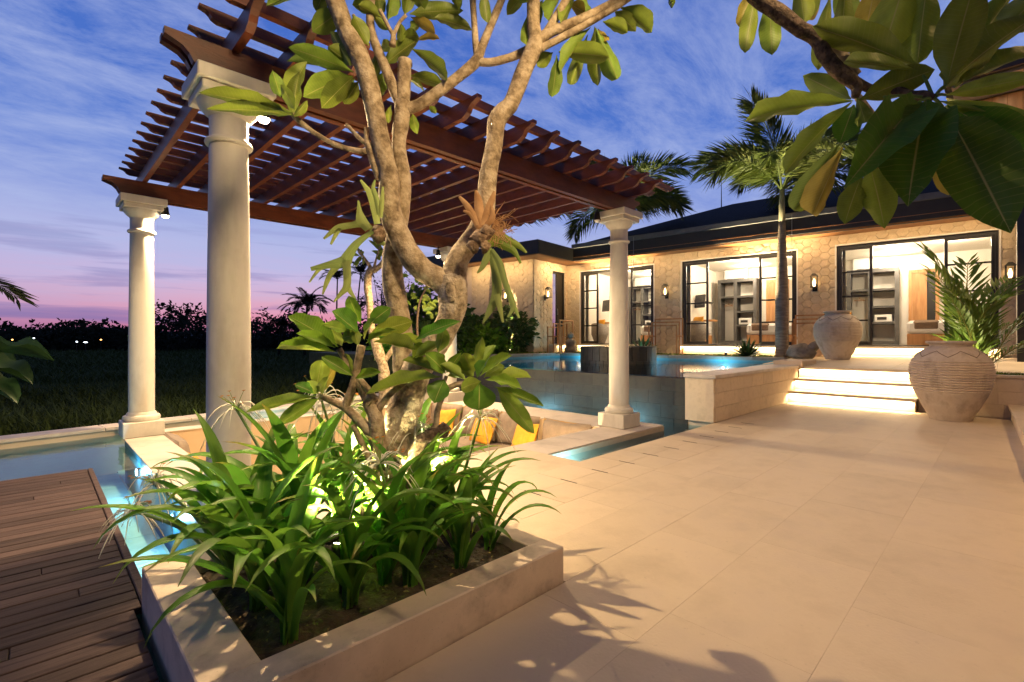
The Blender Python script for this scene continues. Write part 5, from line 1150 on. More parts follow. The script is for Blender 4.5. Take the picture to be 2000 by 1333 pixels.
# ================================================================ SPIDER LILIES
def strap(seed, arch, wid, L=1.0):
    """strap leaf rising then arching, in plane y-z, unit length"""
    rnd = random.Random(seed); mb = MB(); uv = []; N = 14; p = V((0, 0, 0)); el = radians(rnd.uniform(54, 88)); side = rnd.uniform(-.25, .25)
    for i in range(N + 1):
        t = i / N; w = wid * (.30 + .70 * min(1, t / .38) ** .8) * (1 - max(0, (t - .55) / .45) ** 1.8) * .5
        e = el - arch * t ** 1.9; dr = V((side * t, cos(e), sin(e))).normalized(); nrm = V((0, -sin(e), cos(e)))
        for u in (-1, 0, 1): mb.v.append(p + V((1, 0, 0)) * u * max(w, .001) + nrm * abs(u) * w * .55); uv.append((.5 + .5 * u, t))
        p = p + dr * L / N
    for i in range(N):
        for k in range(2): mb.f.append((i * 3 + k, i * 3 + k + 1, i * 3 + k + 4, i * 3 + k + 3))
    mb.uv = uv; return mb.mesh('leaf', M_LILY, True)
STR = [strap(i, radians(a * .95 + 14), .088) for i, a in enumerate([40, 55, 70, 85, 95, 105, 120, 135, 62, 78, 140, 25])]
def flower(parent, c, r, seed, drop=False):
    rnd = random.Random(seed); mb = MB(); mg = MB(); ma = MB()
    for k in range(22):
        a = rnd.uniform(0, 2 * pi); e = rnd.uniform(-.2, 1.2); dr = V((cos(a) * cos(e), sin(a) * cos(e), sin(e))); P = [c]; v_ = dr * r * .3; L = rnd.uniform(.7, 1.2)
        for s_ in range(6): P.append(P[-1] + v_ * L); v_ = (v_ + V((0, 0, -r * .11)))
        mb.tube(P, [.0035, .003, .003, .0028, .0025, .002, .001], 4)
    for k in range(9):
        a = rnd.uniform(0, 2 * pi); e = rnd.uniform(.3, 1.3); dr = V((cos(a) * cos(e), sin(a) * cos(e), sin(e))); q = c + dr * r * .95; mg.tube([c, c + dr * r * .5 + V((0, 0, r * .06)), q], [.002, .0016, .001], 4); ma.tube([q - V((.008, 0, 0)), q, q + V((.008, 0, .002))], [.001, .003, .001], 4)
    f = mb.build('flower', M_PETAL, parent, True); mg.build('stamen', M_STEM, f, kind='stuff'); ma.build('anther', M_ANTHER, f, kind='stuff')
def lily(x, y, label, n_=13, L=.5, seed=0, flow=None, z=.12):
    rnd = random.Random(seed); t = thing('spider_lily', label, 'lily', (x, y, z), 'spider lilies in the planter')
    a0 = rnd.uniform(0, 6)
    for k in range(n_):
        a = a0 + k * 2.4 + rnd.uniform(-.3, .3); l_ = L * rnd.uniform(.75, 1.2); me = STR[rnd.choice((11, 0, 1, 2, 8, 0, 1)) if k < n_ * .3 else rnd.randrange(2, 11)]
        M = Matrix.Translation(V((x + .02 * sin(a), y + .02 * cos(a), z - .015))) @ Matrix.Rotation(a, 4, 'Z') @ Matrix.Scale(l_, 4) @ Matrix.Diagonal((rnd.uniform(.8, 1.1), 1, 1, 1))
        inst('leaf', me, M, t)
    if flow:
        for (fx, fy, fd, fr) in flow:
            c = at(fx, fy, fd); b = V((x, y, z)); m_ = (b + c) / 2 + V((0, 0, .05)) + RV * .02
            S = smoothpts([V((*b, .009)), V((*m_, .008)), V((*c, .006))], 6); MB().tube([V(q[:3]) for q in S], [q[3] for q in S], 7).build('flower_stem', M_STEM, t, True)
            flower(t, c, fr, seed + int(fx))
LIL = [(.60, 1.66, 'spider lily at the front corner of the planter nearest the camera', None, .44), (.58, 1.92, 'spider lily on the deck side of the planter, middle of the edge', None, .52), (.58, 2.24, 'flowering spider lily leaning over the lit water at the left', [(300, 945, 2.15, .10), (258, 998, 2.1, .07)], .5),
       (.84, 1.72, 'bright green spider lily in front of the ground spotlight', None, .48), (.80, 2.05, 'spider lily left of the frangipani trunk', [(462, 800, 2.35, .10)], .56), (.86, 2.32, 'tall spider lily in front of the thick white column', None, .56), (1.08, 1.68, 'spider lily at the middle of the planter front rim', None, .46), (1.02, 1.78, 'spider lily at the foot of the frangipani trunk', [(742, 905, 1.95, .11)], .46),
       (1.10, 2.30, 'spider lily behind the trunk with a white flower high on the left', [(628, 782, 2.5, .16)], .56), (1.30, 2.28, 'spider lily behind the trunk toward the pit', [(680, 800, 2.55, .10)], .56), (1.34, 1.92, 'spider lily right of the frangipani trunk', None, .52), (1.32, 1.66, 'spider lily near the right end of the front rim', None, .40), (1.54, 1.72, 'small spider lily at the right corner of the planter', None, .34), (1.54, 2.06, 'spider lily at the right end of the planter toward the channel', [(938, 818, 2.5, .10)], .50), (1.50, 2.32, 'spider lily in the far right corner of the planter', None, .52), (1.18, 2.12, 'spider lily squeezed against the far side of the trunk', [(812, 850, 2.3, .11)], .5), (.68, 2.36, 'spider lily in the far left corner of the planter', None, .52)]
for i, (x, y, lab, fl, L_) in enumerate(LIL): lily(x, y, lab, 16 if L_ > .42 else 12, L_ * 1.32, 20 + i, fl)
# ground spotlights in the bed
def bedspot(x, y, z, tgt, watts, label, col=(1, .82, .40), cone=125, hgt=.07):
    t = thing('ground_spotlight', label, 'spotlight', (x, y, z), 'garden spotlights'); d_ = (V(tgt) - V((x, y, z + hgt))).normalized(); p = V((x, y, z + hgt))
    MB().tube([(x, y, z - .03), (x, y, z + hgt - .01)], .008, 6).build('spike', M_BLACK, t); MB().tube([p - d_ * .05, p - d_ * .02, p + d_ * .04], [.022, .034, .038], 12).build('lamp_head', M_BLACK, t, True)
    MB().tube([p + d_ * .041, p + d_ * .044], [.033, .033], 12).build('lens', M_BULB, t)
    light('SPOT', p + d_ * .055, watts, col, t, .03, target=tgt, spot_size=radians(cone), spot_blend=.7)
bedspot(.86, 1.84, .12, (1.10, 2.04, 1.0), 380, hgt=.13, label='bright spotlight among the lilies aimed at the trunk')
q = at(700, 965, 2.22); bedspot(q.x, q.y, .12, (1.22, 2.16, 2.6), 260, hgt=q.z - .12, label='spotlight half hidden left of the trunk', cone=95)
q = at(850, 950, 2.5); bedspot(q.x, q.y, .12, (1.32, 1.95, 2.8), 260, hgt=q.z - .12, label='spotlight right of the trunk lighting the upper limbs', cone=95)
# ================================================================ PALMS
def frond_mesh(name, L, nl, ll, droop, mat, plumose=True, seed=0, rr=.012, lw=.018, spread=60):
    """frond along +Y from origin, drooping in -Z"""
    rnd = random.Random(seed); mb = MB(); uv = []
    P = []; p = V((0, 0, 0)); N = 14
    for i in range(N + 1):
        t = i / N; e = -droop * t ** 1.4; P.append(p.copy()); p = p + V((0, cos(e), sin(e))) * L / N
    mb.tube(P, [rr * (1 - .85 * i / N) for i in range(N + 1)], 5); uv += [(.5, .5)] * len(mb.v)
    for i in range(nl):
        t = .16 + .84 * i / nl; f_ = t * N; k = min(int(f_), N - 1); q = P[k].lerp(P[k + 1], f_ - k); tn = (P[k + 1] - P[k]).normalized(); up = V((1, 0, 0)).cross(tn).normalized()
        if plumose: a = rnd.uniform(-pi * .9, pi * .9)
        else: a = (pi / 2 if i % 2 else -pi / 2) + rnd.uniform(-.18, .18) * 1.0 - (0.25 if i % 2 else -.25)
        sd = V((1, 0, 0)) * sin(a) + up * cos(a); fw = radians(spread + rnd.uniform(-10, 10)) * (1 - .45 * t); dr = (tn * cos(fw) + sd * sin(fw)).normalized()
        l_ = ll * (.55 + .45 * sin(pi * min(1, t * 1.05) ** .8)) * rnd.uniform(.85, 1.1); w = lw; nn = dr.cross(tn).normalized() if dr.cross(tn).length > .01 else V((1, 0, 0)); ws = nn.cross(dr).normalized()
        b = len(mb.v); m_ = q + dr * l_ * .5 - V((0, 0, .03 * l_)); e_ = q + dr * l_ * .97 - V((0, 0, .22 * l_))
        mb.v += [q, m_ + ws * w * .5, e_, m_ - ws * w * .5]; mb.f.append((b, b + 1, b + 2, b + 3)); uv += [(.5, 0), (1, .5), (.5, 1), (0, .5)]
    mb.uv = uv; return mb.mesh(name, mat, False)
FOX = [frond_mesh('frond', 1.0, 330, .34, dr_, M_PALM, True, i, .014, .017) for i, dr_ in enumerate((1.0, 1.4, 1.8))]
def palm(base, H, R, nf, label, meshes=FOX, rb=.17, group='villa palms', seed=0, mat=M_PTRUNK, shaft=True, lean=(0, 0), bulge=True):
    rnd = random.Random(seed); t = thing('palm_tree', label, 'palm', base, group); base = V(base); pts = []; rd = []
    N = 26; Hs = H * (.80 if shaft else 1)
    for i in range(N + 1):
        s_ = i / N; pts.append(base + V((lean[0] * s_ * s_, lean[1] * s_ * s_, Hs * s_)))
        r = rb * ((1.12 - .5 * s_) if not bulge else (1.1 - .25 * s_ + .18 * exp(-((s_ - .45) / .3) ** 2) - .28 * s_ * s_)); rd.append(r * (1 + .02 * ((i % 2) * 2 - 1)))
    MB().tube(pts, rd, 16, wob=.03, fr=4).build('trunk', mat, t, True)
    top = pts[-1]
    if shaft:
        tp = base + V((lean[0], lean[1], H)); MB().tube([top - V((0, 0, .01)), top.lerp(tp, .5), tp], [rd[-1] * .98, rd[-1] * .9, rd[-1] * .55], 14).build('crown_shaft', M_PSHAFT, t, True); top = tp
    for k in range(nf):
        a = 2 * pi * k / nf * 1.0 + rnd.uniform(-.25, .25) + seed; el = radians(rnd.uniform(20, 78)); l_ = R * rnd.uniform(.85, 1.1)
        M = Matrix.Translation(top - V((0, 0, .05))) @ Matrix.Rotation(a, 4, 'Z') @ Matrix.Rotation(el, 4, 'X') @ Matrix.Scale(l_, 4)
        inst('frond', meshes[rnd.randrange(len(meshes))], M, t)
    return t
palm((12.55, 3.72, .66), 4.0, 2.1, 12, 'foxtail palm with ringed trunk in front of the middle doorway', seed=3, rb=.125)
palm((12.3, 8.05, .66), 4.2, 2.2, 13, 'foxtail palm whose crown shows behind the right white column', seed=8, rb=.12)
palm((10.5, 11.5, .66), 4.3, 2.2, 11, 'foxtail palm left of the villa wing behind the hanging fern', seed=5, rb=.17)
for i, (x, y, tx_, ty_, lab) in enumerate(((12.5, 5.0, 12.5, 3.75, 'spotlight aimed up the palm by the middle doorway'), (12.2, 9.1, 12.3, 8.15, 'spotlight aimed up the palm behind the right column'), (10.1, 10.4, 10.5, 11.5, 'spotlight aimed up the palm beside the wing'))):
    bedspot(x, y, .67, (tx_, ty_, 4.8), 3000, lab, (1, .80, .45), 55)
# areca palm in the raised bed
ar = thing('areca_palm', 'young areca palm with upright yellow green fronds behind the big jar', 'palm', (9.95, .36, .575))
ARM = [frond_mesh('frond', 1.0, 44, .26, dr_, M_ARECA, False, 40 + i, .010, .026, 52) for i, dr_ in enumerate((.5, .9, 1.3))]
b0 = V((9.92, .34, .56)); rnd = random.Random(2)
for k, (tx, ty, L_) in enumerate([(1800, 505, 1.35), (1835, 560, 1.1), (1845, 600, 1.0), (1880, 520, 1.2), (1930, 545, 1.1), (1960, 590, 1.05), (1905, 500, 1.25), (2010, 600, 1.1), (2040, 660, 1.0), (1985, 560, 1.2), (1850, 650, .8), (1915, 560, 1.0), (1860, 545, 1.1), (1945, 520, 1.2), (1890, 570, 1.0), (1975, 640, .9)]):
    tip = at(tx, ty, depth(b0) + rnd.uniform(-.35, .35)); d_ = (tip - b0); a = math.atan2(d_.y, d_.x) - pi / 2; el = math.atan2(d_.z, sqrt(d_.x ** 2 + d_.y ** 2)); me = rnd.randrange(3); el += (.22, .4, .6)[me]
    M = Matrix.Translation(b0 + V((rnd.uniform(-.10, .10), rnd.uniform(-.12, .12), 0))) @ Matrix.Rotation(a, 4, 'Z') @ Matrix.Rotation(min(el, 1.52), 4, 'X') @ Matrix.Scale(d_.length * 1.06, 4); inst('frond', ARM[me], M, ar)
for k in range(7):
    p = b0 + V((rnd.uniform(-.12, .1), rnd.uniform(-.14, .14), 0)); MB().tube([p - V((0, 0, .03)), p + V((rnd.uniform(-.03, .03), rnd.uniform(-.05, .05), .28)), p + V((rnd.uniform(-.06, .06), rnd.uniform(-.1, .1), .55))], [.03, .024, .012], 8).build('cane', M_STEM, ar, True)
light('SPOT', (9.70, .62, .64), 40, (1, .85, .45), ar, .03, target=(9.95, .3, 1.5), spot_size=radians(110), spot_blend=.7)
# grass tufts on the raised bed
def blades(mb, uv, x, y, z, h, w, rnd):
    a = rnd.uniform(0, 6.28); b = rnd.uniform(.2, .9) * h; b0_ = len(mb.v); dx_, dy_ = cos(a), sin(a)
    mx_, my_ = x + dx_ * b * .4, y + dy_ * b * .4; w2 = w * .8
    mb.v += [V((x - dy_ * w, y + dx_ * w, z)), V((x + dy_ * w, y - dx_ * w, z)), V((mx_ + dy_ * w2, my_ - dx_ * w2, z + h * .65)), V((mx_ - dy_ * w2, my_ + dx_ * w2, z + h * .65)), V((x + dx_ * b, y + dy_ * b, z + h * .95))]; mb.f += [(b0_, b0_ + 1, b0_ + 2, b0_ + 3), (b0_ + 3, b0_ + 2, b0_ + 4)]; uv += [(0, 0), (1, 0), (1, .6), (0, .6), (.5, 1)]
def grass(name, n_, fn, h, w, mat, label, seed):
    rnd = random.Random(seed); mb = MB(); uv = []
    for _ in range(n_):
        q = fn(rnd)
        if q is None: continue
        blades(mb, uv, q[0], q[1], q[2], h * rnd.uniform(.5, 1.3), w, rnd)
    mb.uv = uv; return mb.build(name, mat, None, False, label, 'grass', None, 'stuff')
grass('bed_grass', 900, lambda r: (r.uniform(9.76, 10.0), r.uniform(-.4, .82), .57), .06, .006, M_GRASS, 'short yellow green grass on the raised bed', 1)
def lawnpt(r):
    x = r.uniform(9.6, 13.2); y = r.uniform(3.7, 13.5)
    if y < 9.95:
        xe = 12.2 + (11.5 - 12.2) * (y - 3.55) / 6.05 + .36; xw = 13.85 - .109 * y - .42
        if x < xe or x > xw: return None
    return (x, y, .672)
grass('lawn_grass', 26000, lawnpt, .045, .008, M_GRASS, 'short mown lawn between the pool coping and the villa', 2)
# field grass, denser near the wall
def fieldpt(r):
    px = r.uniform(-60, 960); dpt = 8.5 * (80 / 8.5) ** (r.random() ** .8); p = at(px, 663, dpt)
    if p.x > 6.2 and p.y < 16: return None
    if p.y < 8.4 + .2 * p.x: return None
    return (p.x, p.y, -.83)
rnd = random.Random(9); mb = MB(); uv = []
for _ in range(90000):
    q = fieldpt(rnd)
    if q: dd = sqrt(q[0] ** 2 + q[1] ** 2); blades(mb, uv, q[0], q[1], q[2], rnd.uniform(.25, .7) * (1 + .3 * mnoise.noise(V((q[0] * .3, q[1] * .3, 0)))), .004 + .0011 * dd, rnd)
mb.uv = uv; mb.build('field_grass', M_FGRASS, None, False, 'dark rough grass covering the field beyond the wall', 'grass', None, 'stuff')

# ================================================================ SHRUBS BY THE VILLA
def shrub(loc, rx, ry, rz, n_, lf, label, seed, mat=M_SHRUB, name='leafy_shrub', strap_=False, cat='shrub'):
    rnd = random.Random(seed); t = thing(name, label, cat, loc, 'shrubs by the villa'); mb = MB(); uv = []; st = MB(); c = V(loc) + V((0, 0, rz * .9))
    for k in range(7):
        a = rnd.uniform(0, 6.28); e = c + V((rx * .6 * cos(a), ry * .6 * sin(a), rz * rnd.uniform(-.2, .6))); st.tube([V(loc) - V((0, 0, .03)), V(loc).lerp(e, .5) + V((0, 0, .05)), e], [.02, .014, .005], 5)
    st.build('stems', M_TWIG, t)
    for _ in range(n_):
        while True:
            q = V((rnd.uniform(-1, 1), rnd.uniform(-1, 1), rnd.uniform(-1, 1)))
            if q.length < 1 and q.length > .35: break
        cl = 1 + .35 * mnoise.noise(q * 2.3 + V((seed, 0, 0))); p = c + V((q.x * rx * cl, q.y * ry * cl, q.z * rz * cl))
        if p.z < loc[2]: p.z = loc[2] + rnd.uniform(0, .1)
        dr = (V((q.x, q.y, q.z * .4 + .25)) + V((rnd.uniform(-.6, .6), rnd.uniform(-.6, .6), rnd.uniform(-.6, .4)))).normalized(); sd = dr.orthogonal().normalized(); sd = Matrix.Rotation(rnd.uniform(0, 6), 3, dr) @ sd; l_ = lf * rnd.uniform(.6, 1.3); w = l_ * (.09 if strap_ else .22)
        b = len(mb.v); mb.v += [p, p + dr * l_ * .5 + sd * w, p + dr * l_ - V((0, 0, l_ * .2)), p + dr * l_ * .5 - sd * w]; mb.f.append((b, b + 1, b + 2, b + 3)); uv += [(.5, 0), (1, .5), (.5, 1), (0, .5)]
    mb.uv = uv; f = mb.build('foliage', mat, t, False); return t
wc = BM @ V((-WW, YC, 0))
shrub((wc.x - .45, wc.y + .55, .66), .75, .75, .70, 1500, .22, 'dense dark shrub against the corner of the wing', 1)
shrub((wc.x - .7, wc.y + 1.7, .66), .8, .8, .62, 1300, .22, 'dark shrub under the lantern of the wing', 2)
shrub((wc.x - 1.3, wc.y + .9, .66), .55, .55, .32, 700, .30, 'low strap leaved shrub lit from below near the pool coping', 3, M_LILY, strap_=True)
shrub((9.6, 10.9, .66), .6, .6, .4, 800, .26, 'bright low shrub beside the palm trunk', 4, M_LILY)
shrub((8.8, 11.5, .66), .8, .8, .75, 1100, .24, 'leafy shrub behind the frangipani trunk', 5)
shrub((8.0, 12.2, .66), .7, .7, 1.0, 900, .32, 'tall broad leaved shrub between the two trunks', 6)
shrub((6.9, 11.4, .5), .6, .6, .45, 700, .24, 'spotlit shrub low behind the young stems', 7, M_LILY)
for i, (x, y, lab) in enumerate(((wc.x - 1.5, wc.y + 1.4, 'spotlight lighting the shrubs by the wing'), (9.2, 10.6, 'spotlight lighting the shrubs by the palm trunk'), (6.8, 10.9, 'spotlight lighting the shrub behind the young stems'))):
    bedspot(x, y, .67, (x + .5, y + .7, 1.3), (60, 60, 45)[i], lab, (1, .85, .4))
# agaves
def agave(loc, R, n_, label, seed):
    rnd = random.Random(seed); t = thing('agave', label, 'agave', loc, 'agaves by the pool'); loc = V(loc)
    for k in range(n_):
        a = k * 2.4 + rnd.uniform(-.2, .2); el = radians(82 - 74 * (k / n_) ** .8); l_ = R * rnd.uniform(.85, 1.1); P = []; p = loc + V((0, 0, .02)); w0 = R * .085; mb = MB(); uv = []; N = 7
        for i in range(N + 1):
            s_ = i / N; e = el - .55 * s_ * s_; d_ = V((cos(a) * cos(e), sin(a) * cos(e), sin(e))); sd = V((-sin(a), cos(a), 0)); nn = sd.cross(d_); w = w0 * (.7 + .6 * s_ * (1 - s_) * 2) * (1 - s_ ** 3)
            for u in (-1, 0, 1): mb.v.append(p + sd * u * max(w, .001) - nn * abs(u) * w * .0 + nn * (abs(u) * w * .6)); uv.append((.5 + .5 * u, s_))
            p = p + d_ * l_ / N
        for i in range(N):
            for q in range(2): mb.f.append((i * 3 + q, i * 3 + q + 1, i * 3 + q + 4, i * 3 + q + 3))
        mb.uv = uv; mb.build('leaf', M_AGAVE, t, True)
agave((12.55, 4.5, .67), .50, 34, 'spiky agave left of the palm trunk in front of the middle doorway', 1)
agave((12.1, 7.15, .67), .55, 32, 'spiky agave behind the round spa drum', 2)
# little stone statue and carved stone
p = V((12.0, 9.6, .675)); 
tag(MB().lathe([(.17, 0), (.19, .04), (.2, .12), (.16, .2), (.15, .28), (.17, .34), (.12, .42), (.06, .45), (.08, .48), (.10, .53), (.09, .59), (.05, .63), (.02, .66)], 20, p).build('stone_statue', M_ROCK, None, True), 'small seated stone statue at the far corner of the pool', 'statue')
cs = thing('carved_stone', 'rounded carved stone lying at the foot of the palm', 'stone', (12.4, 3.3, .66)); mb = MB(); c0 = V((12.4, 3.28, .80))
for i in range(13):
    th_ = pi * i / 12
    for k in range(18):
        ph = 2 * pi * k / 18; d_ = V((sin(th_) * cos(ph), sin(th_) * sin(ph), cos(th_))); r = 1 + .18 * mnoise.noise(d_ * 2.2)
        mb.v.append(c0 + V((d_.x * .22 * r, d_.y * .30 * r, max(-.14, d_.z * .20 * r))))
mb.f = [(i * 18 + k, i * 18 + (k + 1) % 18, (i + 1) * 18 + (k + 1) % 18, (i + 1) * 18 + k) for i in range(12) for k in range(18)]; mb.build('stone_body', M_ROCK, cs, True)
MB().tube([c0 + V((0, -.16, .06)), c0 + V((0, -.27, .16)), c0 + V((0, -.33, .24))], [.12, .10, .05], 10, wob=.3).build('stone_tail', M_ROCK, cs, True)
# wooden towel racks
def rack(p, rz, s_, label):
    t = thing('towel_rack', label, 'rack', p, 'wooden towel racks', rz); M = W[t.name]; bar = .032
    for k, (yy, h) in enumerate(((-.22, 1.02), (.0, .92), (.22, .82))):
        for x in (-.36 * s_, .36 * s_): MB().box(x - bar / 2, x + bar / 2, yy - bar / 2, yy + bar / 2, 0, h, M).build('post', M_TEAK, t)
        MB().box(-.36 * s_ + bar / 2, .36 * s_ - bar / 2, yy - bar / 2, yy + bar / 2, h - bar - .001, h - .001, M).build('rail', M_TEAK, t)
    for x in (-.36 * s_, .36 * s_): MB().box(x - bar / 2 - .001, x + bar / 2 + .001, -.22 + bar / 2, .22 - bar / 2, .50, .53, M).build('side_rail', M_TEAK, t)
    for x in (-.36 * s_, .36 * s_): MB().box(x - .03, x + .03, -.28, .28, -.005, .02, M).build('foot', M_TEAK, t)
y_, _ = fb(1300, 640, -.45); rack(BM @ V((-.45, y_, .672)), BA + radians(90), 1.1, 'stepped wooden towel rack on the pier between the left and middle doorways')
y_, _ = fb(1585, 640, -.4); rack(BM @ V((-.4, y_, .672)), BA + radians(90), 1.0, 'stepped wooden towel rack on the pier behind the palm trunk')
q = side_px(1072); rack(BM @ V((q - .1, YC - .5, .672)), BA, 1.0, 'dark wooden towel rack standing by the narrow wing door')
y_, _ = fb(1092, 640, -.8); rack(BM @ V((-.75, y_ - .1, .672)), BA + radians(70), .7, 'small pale towel rack in the inner corner of the villa')

# ================================================================ FAR TREES
rnd = random.Random(5); mb = MB(); uv = []
def clump(c, rx, rz, n_, s_):
    for _ in range(n_):
        while True:
            q = V((rnd.uniform(-1, 1), rnd.uniform(-1, 1), rnd.uniform(-1, 1)))
            if .3 < q.length < 1: break
        cl = 1 + .45 * mnoise.noise(q * 2 + c * .3); p = c + V((q.x * rx, q.y * rx, q.z * rz)) * cl; u = V((rnd.uniform(-1, 1), rnd.uniform(-1, 1), rnd.uniform(-1, 1))).normalized(); w = u.orthogonal().normalized(); k = s_ * rnd.uniform(.5, 1.4); b = len(mb.v)
        mb.v += [p - u * k, p + w * k * .6, p + u * k, p - w * k * .6]; mb.f.append((b, b + 1, b + 2, b + 3)); uv.extend([(.5, .5)] * 4)
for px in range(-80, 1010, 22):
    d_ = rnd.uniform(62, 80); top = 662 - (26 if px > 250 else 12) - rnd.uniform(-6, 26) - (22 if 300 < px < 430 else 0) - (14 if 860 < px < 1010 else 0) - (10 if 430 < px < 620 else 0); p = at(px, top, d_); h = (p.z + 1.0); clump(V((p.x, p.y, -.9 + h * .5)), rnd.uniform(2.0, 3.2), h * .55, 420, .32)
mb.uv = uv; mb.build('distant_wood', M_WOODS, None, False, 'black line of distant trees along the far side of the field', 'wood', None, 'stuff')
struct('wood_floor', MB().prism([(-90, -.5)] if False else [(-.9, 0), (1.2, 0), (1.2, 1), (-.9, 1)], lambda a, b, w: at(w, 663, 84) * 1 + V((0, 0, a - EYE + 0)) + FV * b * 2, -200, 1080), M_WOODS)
COCO = [frond_mesh('frond', 1.0, 90, .30, dr_, M_WOODS, False, 60 + i, .014, .030, 62) for i, dr_ in enumerate((1.1, 1.6, 2.0))]
for i, (px, py, d_, R, lab, base) in enumerate([(657, 545, 72, 2.7, 'tall coconut palm silhouette, left of the pair against the pink sky', 0), (695, 537, 72, 2.6, 'tall coconut palm silhouette, right of the pair against the pink sky', 0), (595, 598, 44, 2.3, 'bushy low palm silhouette left of the young leaves', 0), (690, 606, 50, 1.4, 'small palm silhouette below the pair of tall palms', 0), (930, 560, 26, 2.4, 'dark coconut palm between the main trunk and the wing', 0), (905, 585, 30, 2.0, 'dark palm just right of the main trunk', 0), (545, 640, 46, 1.6, 'low palm at the left end of the dark bushes', 0)]):
    p = at(px, py, d_); palm((p.x, p.y, -.85), p.z + .85, R, 15 if i != 2 else 22, lab, COCO, .14, 'distant palms', i + 30, M_WOODS, False, (rnd.uniform(-.6, .6), rnd.uniform(-.6, .6)), False)
# airy tree behind the trunks
def airy(px, py, d_, R, label, seed):
    r2 = random.Random(seed); p = at(px, py, d_); t = thing('airy_tree', label, 'tree', (p.x, p.y, -.85), 'distant trees'); m2 = MB(); st = MB(); st.tube([(p.x, p.y, -.85), (p.x + .1, p.y, p.z * .5), tuple(p)], [.12, .09, .04], 6)
    u2 = []
    for k in range(26):
        a = r2.uniform(0, 6.28); e = p + V((cos(a), sin(a), r2.uniform(-.5, .9))) * R * r2.uniform(.4, 1); s0 = V((p.x, p.y, p.z - R * r2.uniform(.2, 1))); st.tube([s0, s0.lerp(e, .5) + V((0, 0, .1)), e], [.03, .02, .008], 4)
        for _ in range(26):
            q = e + V((r2.gauss(0, .3), r2.gauss(0, .3), r2.gauss(0, .14))) * R * .5; u = V((r2.uniform(-1, 1), r2.uniform(-1, 1), r2.uniform(-.5, .5))).normalized(); w = u.orthogonal().normalized(); k_ = r2.uniform(.05, .13); b = len(m2.v); m2.v += [q - u * k_, q + w * k_ * .5, q + u * k_, q - w * k_ * .5]; m2.f.append((b, b + 1, b + 2, b + 3)); u2 += [(.5, .5)] * 4
    st.build('trunk', M_WOODS, t); m2.uv = u2; m2.build('crown', M_WOODS, t)
airy(745, 580, 30, 1.9, 'fine leaved dark tree behind the young frangipani', 1); airy(800, 590, 34, 1.8, 'fine leaved dark tree seen between the two trunks', 2); airy(960, 600, 24, 1.6, 'thin dark tree beside the palm trunk near the wing', 3)
# far lamps on the horizon
for i, (px, py, m_, lab) in enumerate([(24, 664, M_FARO, 'orange street lamp far off at the left edge'), (66, 661, M_FARW, 'white lamp far off beyond the field'), (150, 668, M_FARW, 'white lamp far off left of the brightest one'), (167, 669, M_FARW, 'brightest white lamp far off beyond the field'), (197, 664, M_FARO, 'orange lamp far off right of the brightest one')]):
    p = at(px, py, 58); t = thing('street_lamp', lab, 'lamp', (p.x, p.y, -.85), 'far lamps'); MB().tube([(p.x, p.y, -.85), tuple(p)], .03, 5).build('pole', M_BLACK, t); MB().lathe([(.02, -.07), (.10 if i != 3 else .22, 0), (.02, .08)], 8, p).build('lamp_head', m_, t)
# banana plant peeping in at the left edge
bn = thing('banana_plant', 'dark banana leaves reaching in at the left edge', 'plant', at(-180, 900, 4.2)); 
BLM = leafmesh('leaf', M_BANANA, .25, .3, .05, lambda t: max(0, sin(pi * t ** .9)) ** .5 * .9 + .05, seed=77, rows=16)
b_ = at(-180, 760, 4.2)
for (bx_, by_, tx_, ty_, w, d_) in ((-160, 700, 92, 643, 34, 4.0), (-140, 700, 64, 700, 60, 4.2), (-150, 720, 40, 742, 70, 4.1), (-130, 690, 30, 680, 44, 4.4)):
    a, c_ = at(bx_, by_, d_), at(tx_, ty_, d_); Y = c_ - a; L_ = Y.length; Yn = Y.normalized(); Z = V((0, 0, 1)) - Yn * Yn.z; Z.normalize(); X = Yn.cross(Z); w_ = w * d_ / F * 1.1
    inst('leaf', BLM, Matrix(((X.x * w_, Yn.x * L_, Z.x * L_, a.x), (X.y * w_, Yn.y * L_, Z.y * L_, a.y), (X.z * w_, Yn.z * L_, Z.z * L_, a.z), (0, 0, 0, 1))), bn)
MB().tube([at(-180, 900, 4.2), at(-170, 760, 4.2), at(-150, 700, 4.2)], [.09, .07, .03], 10).build('stalk', M_STEM, bn, True)
cp = thing('leaning_palm_frond', 'dark palm frond tip at the left edge against the sky', 'palm', at(-220, 1000, 5)); inst('frond', COCO[0], Matrix.Translation(at(-190, 560, 5)) @ Matrix.Rotation(math.atan2(RV.y, RV.x) - pi / 2, 4, 'Z') @ Matrix.Rotation(radians(18), 4, 'X') @ Matrix.Scale(1.25, 4), cp); MB().tube([at(-220, 1000, 5), at(-190, 560, 5)], [.08, .04], 8).build('trunk', M_WOODS, cp)

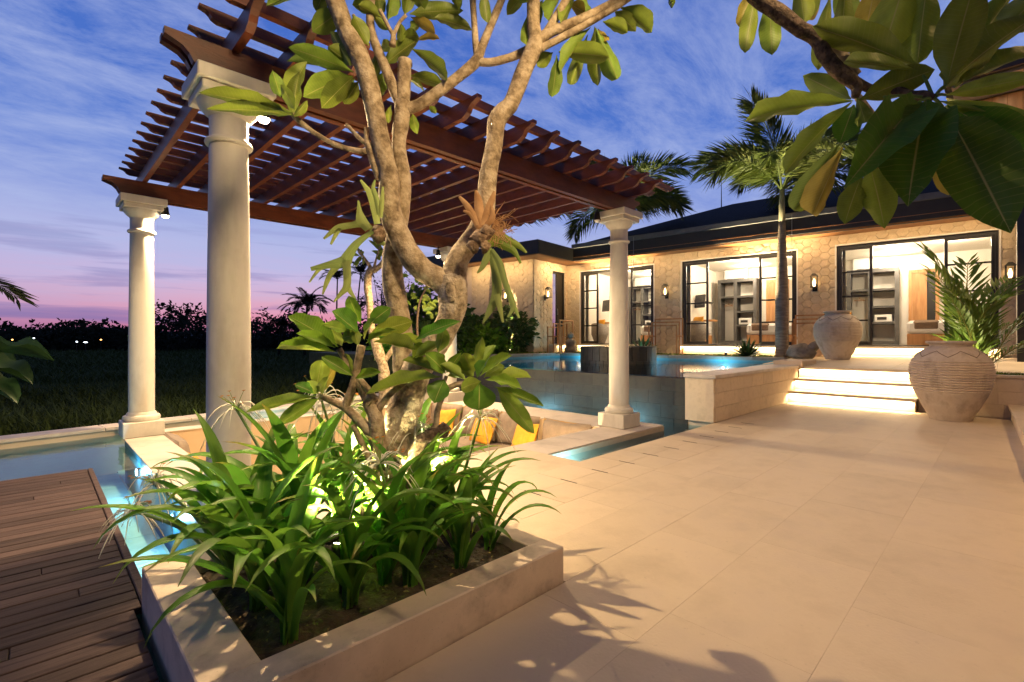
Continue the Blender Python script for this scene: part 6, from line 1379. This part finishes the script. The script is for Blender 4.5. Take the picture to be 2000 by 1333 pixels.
# ================================================================ POOL LAMPS
def pool_lamp(p, nrm, watts, label, r=.03, off=.10, col=POOLC):
    t = thing('pool_lamp', label, 'lamp', p, 'underwater lamps'); p = V(p); nrm = V(nrm).normalized(); MB().tube([p, p + nrm * .012], [.045, .045], 14).build('lamp_ring', M_SILVER, t, True); MB().tube([p + nrm * .0125, p + nrm * .02], [.032, .030], 14).build('lens', M_POOLL, t, True)
    light('POINT', p + nrm * off, watts, col, t, r)
pool_lamp((.735, 6.05, -.22), (-1, 0, 0), 9, 'underwater lamp in the tiled side below the left coping, far end'); pool_lamp((.735, 4.3, -.22), (-1, 0, 0), 8, 'underwater lamp in the tiled side beside the deck'); pool_lamp((.735, 2.95, -.22), (-1, 0, 0), 4, 'underwater lamp nearest the planter')
pool_lamp((3.58, 2.90, -.22), (1, 0, 0), 14, 'underwater lamp at the near end of the narrow channel'); pool_lamp((5.775, 4.3, -.25), (1, 0, 0), 26, 'underwater lamp in the channel behind the sofa, nearer'); pool_lamp((5.775, 6.1, -.25), (1, 0, 0), 28, 'underwater lamp in the channel behind the sofa, farther'); pool_lamp((2.6, 7.28, -.25), (0, 1, 0), 8, 'underwater lamp behind the back wall of the pit')
for i, (f_, lab) in enumerate(((.22, 'bright underwater lamp under the far coping right of the spa'), (.55, 'underwater lamp under the far coping behind the spa'), (.86, 'underwater lamp under the far coping at the left end'))):
    p = PFR.lerp(PFL, f_); nn = V((-(PFL - PFR).y, (PFL - PFR).x, 0)).normalized(); pool_lamp((p.x + nn.x * .005, p.y + nn.y * .005, .40), nn, (24, 24, 24)[i], lab, .05, .25)
for i, (x, y) in enumerate(((6.9, 4.6), (6.9, 7.4))): pool_lamp((IX + .33, y, .25), (1, 0, 0), 12, 'underwater lamp inside the infinity edge, %s' % ('nearer the stub wall', 'nearer the lawn')[i], .05, .25)
# added lamps, unseen in the near pit wall, to brighten its back wall
for i, x in enumerate((1.9, 3.0, 4.0)):
    t = thing('added_pit_lamp', 'added unseen lamp in the near wall of the pit, %s' % ('first from the thick column', 'second from the thick column', 'third from the thick column')[i], 'lamp', (x, 3.61, -.4), 'added pit lamps'); MB().box(x - .06, x + .06, 3.602, 3.612, -.43, -.37).build('lamp_frame', M_SILVER, t); MB().box(x - .05, x + .05, 3.613, 3.616, -.42, -.38).build('lens', M_LED, t); light('POINT', (x, 3.68, -.4), 62, WARM2, t, .05)
# pit glow lamps
light('POINT', (4.15, 4.4, -.74), 16, WARM2, None, .05, name='bench_lamp_light'); light('POINT', (4.15, 5.9, -.74), 16, WARM2, None, .05, name='bench_lamp_light')
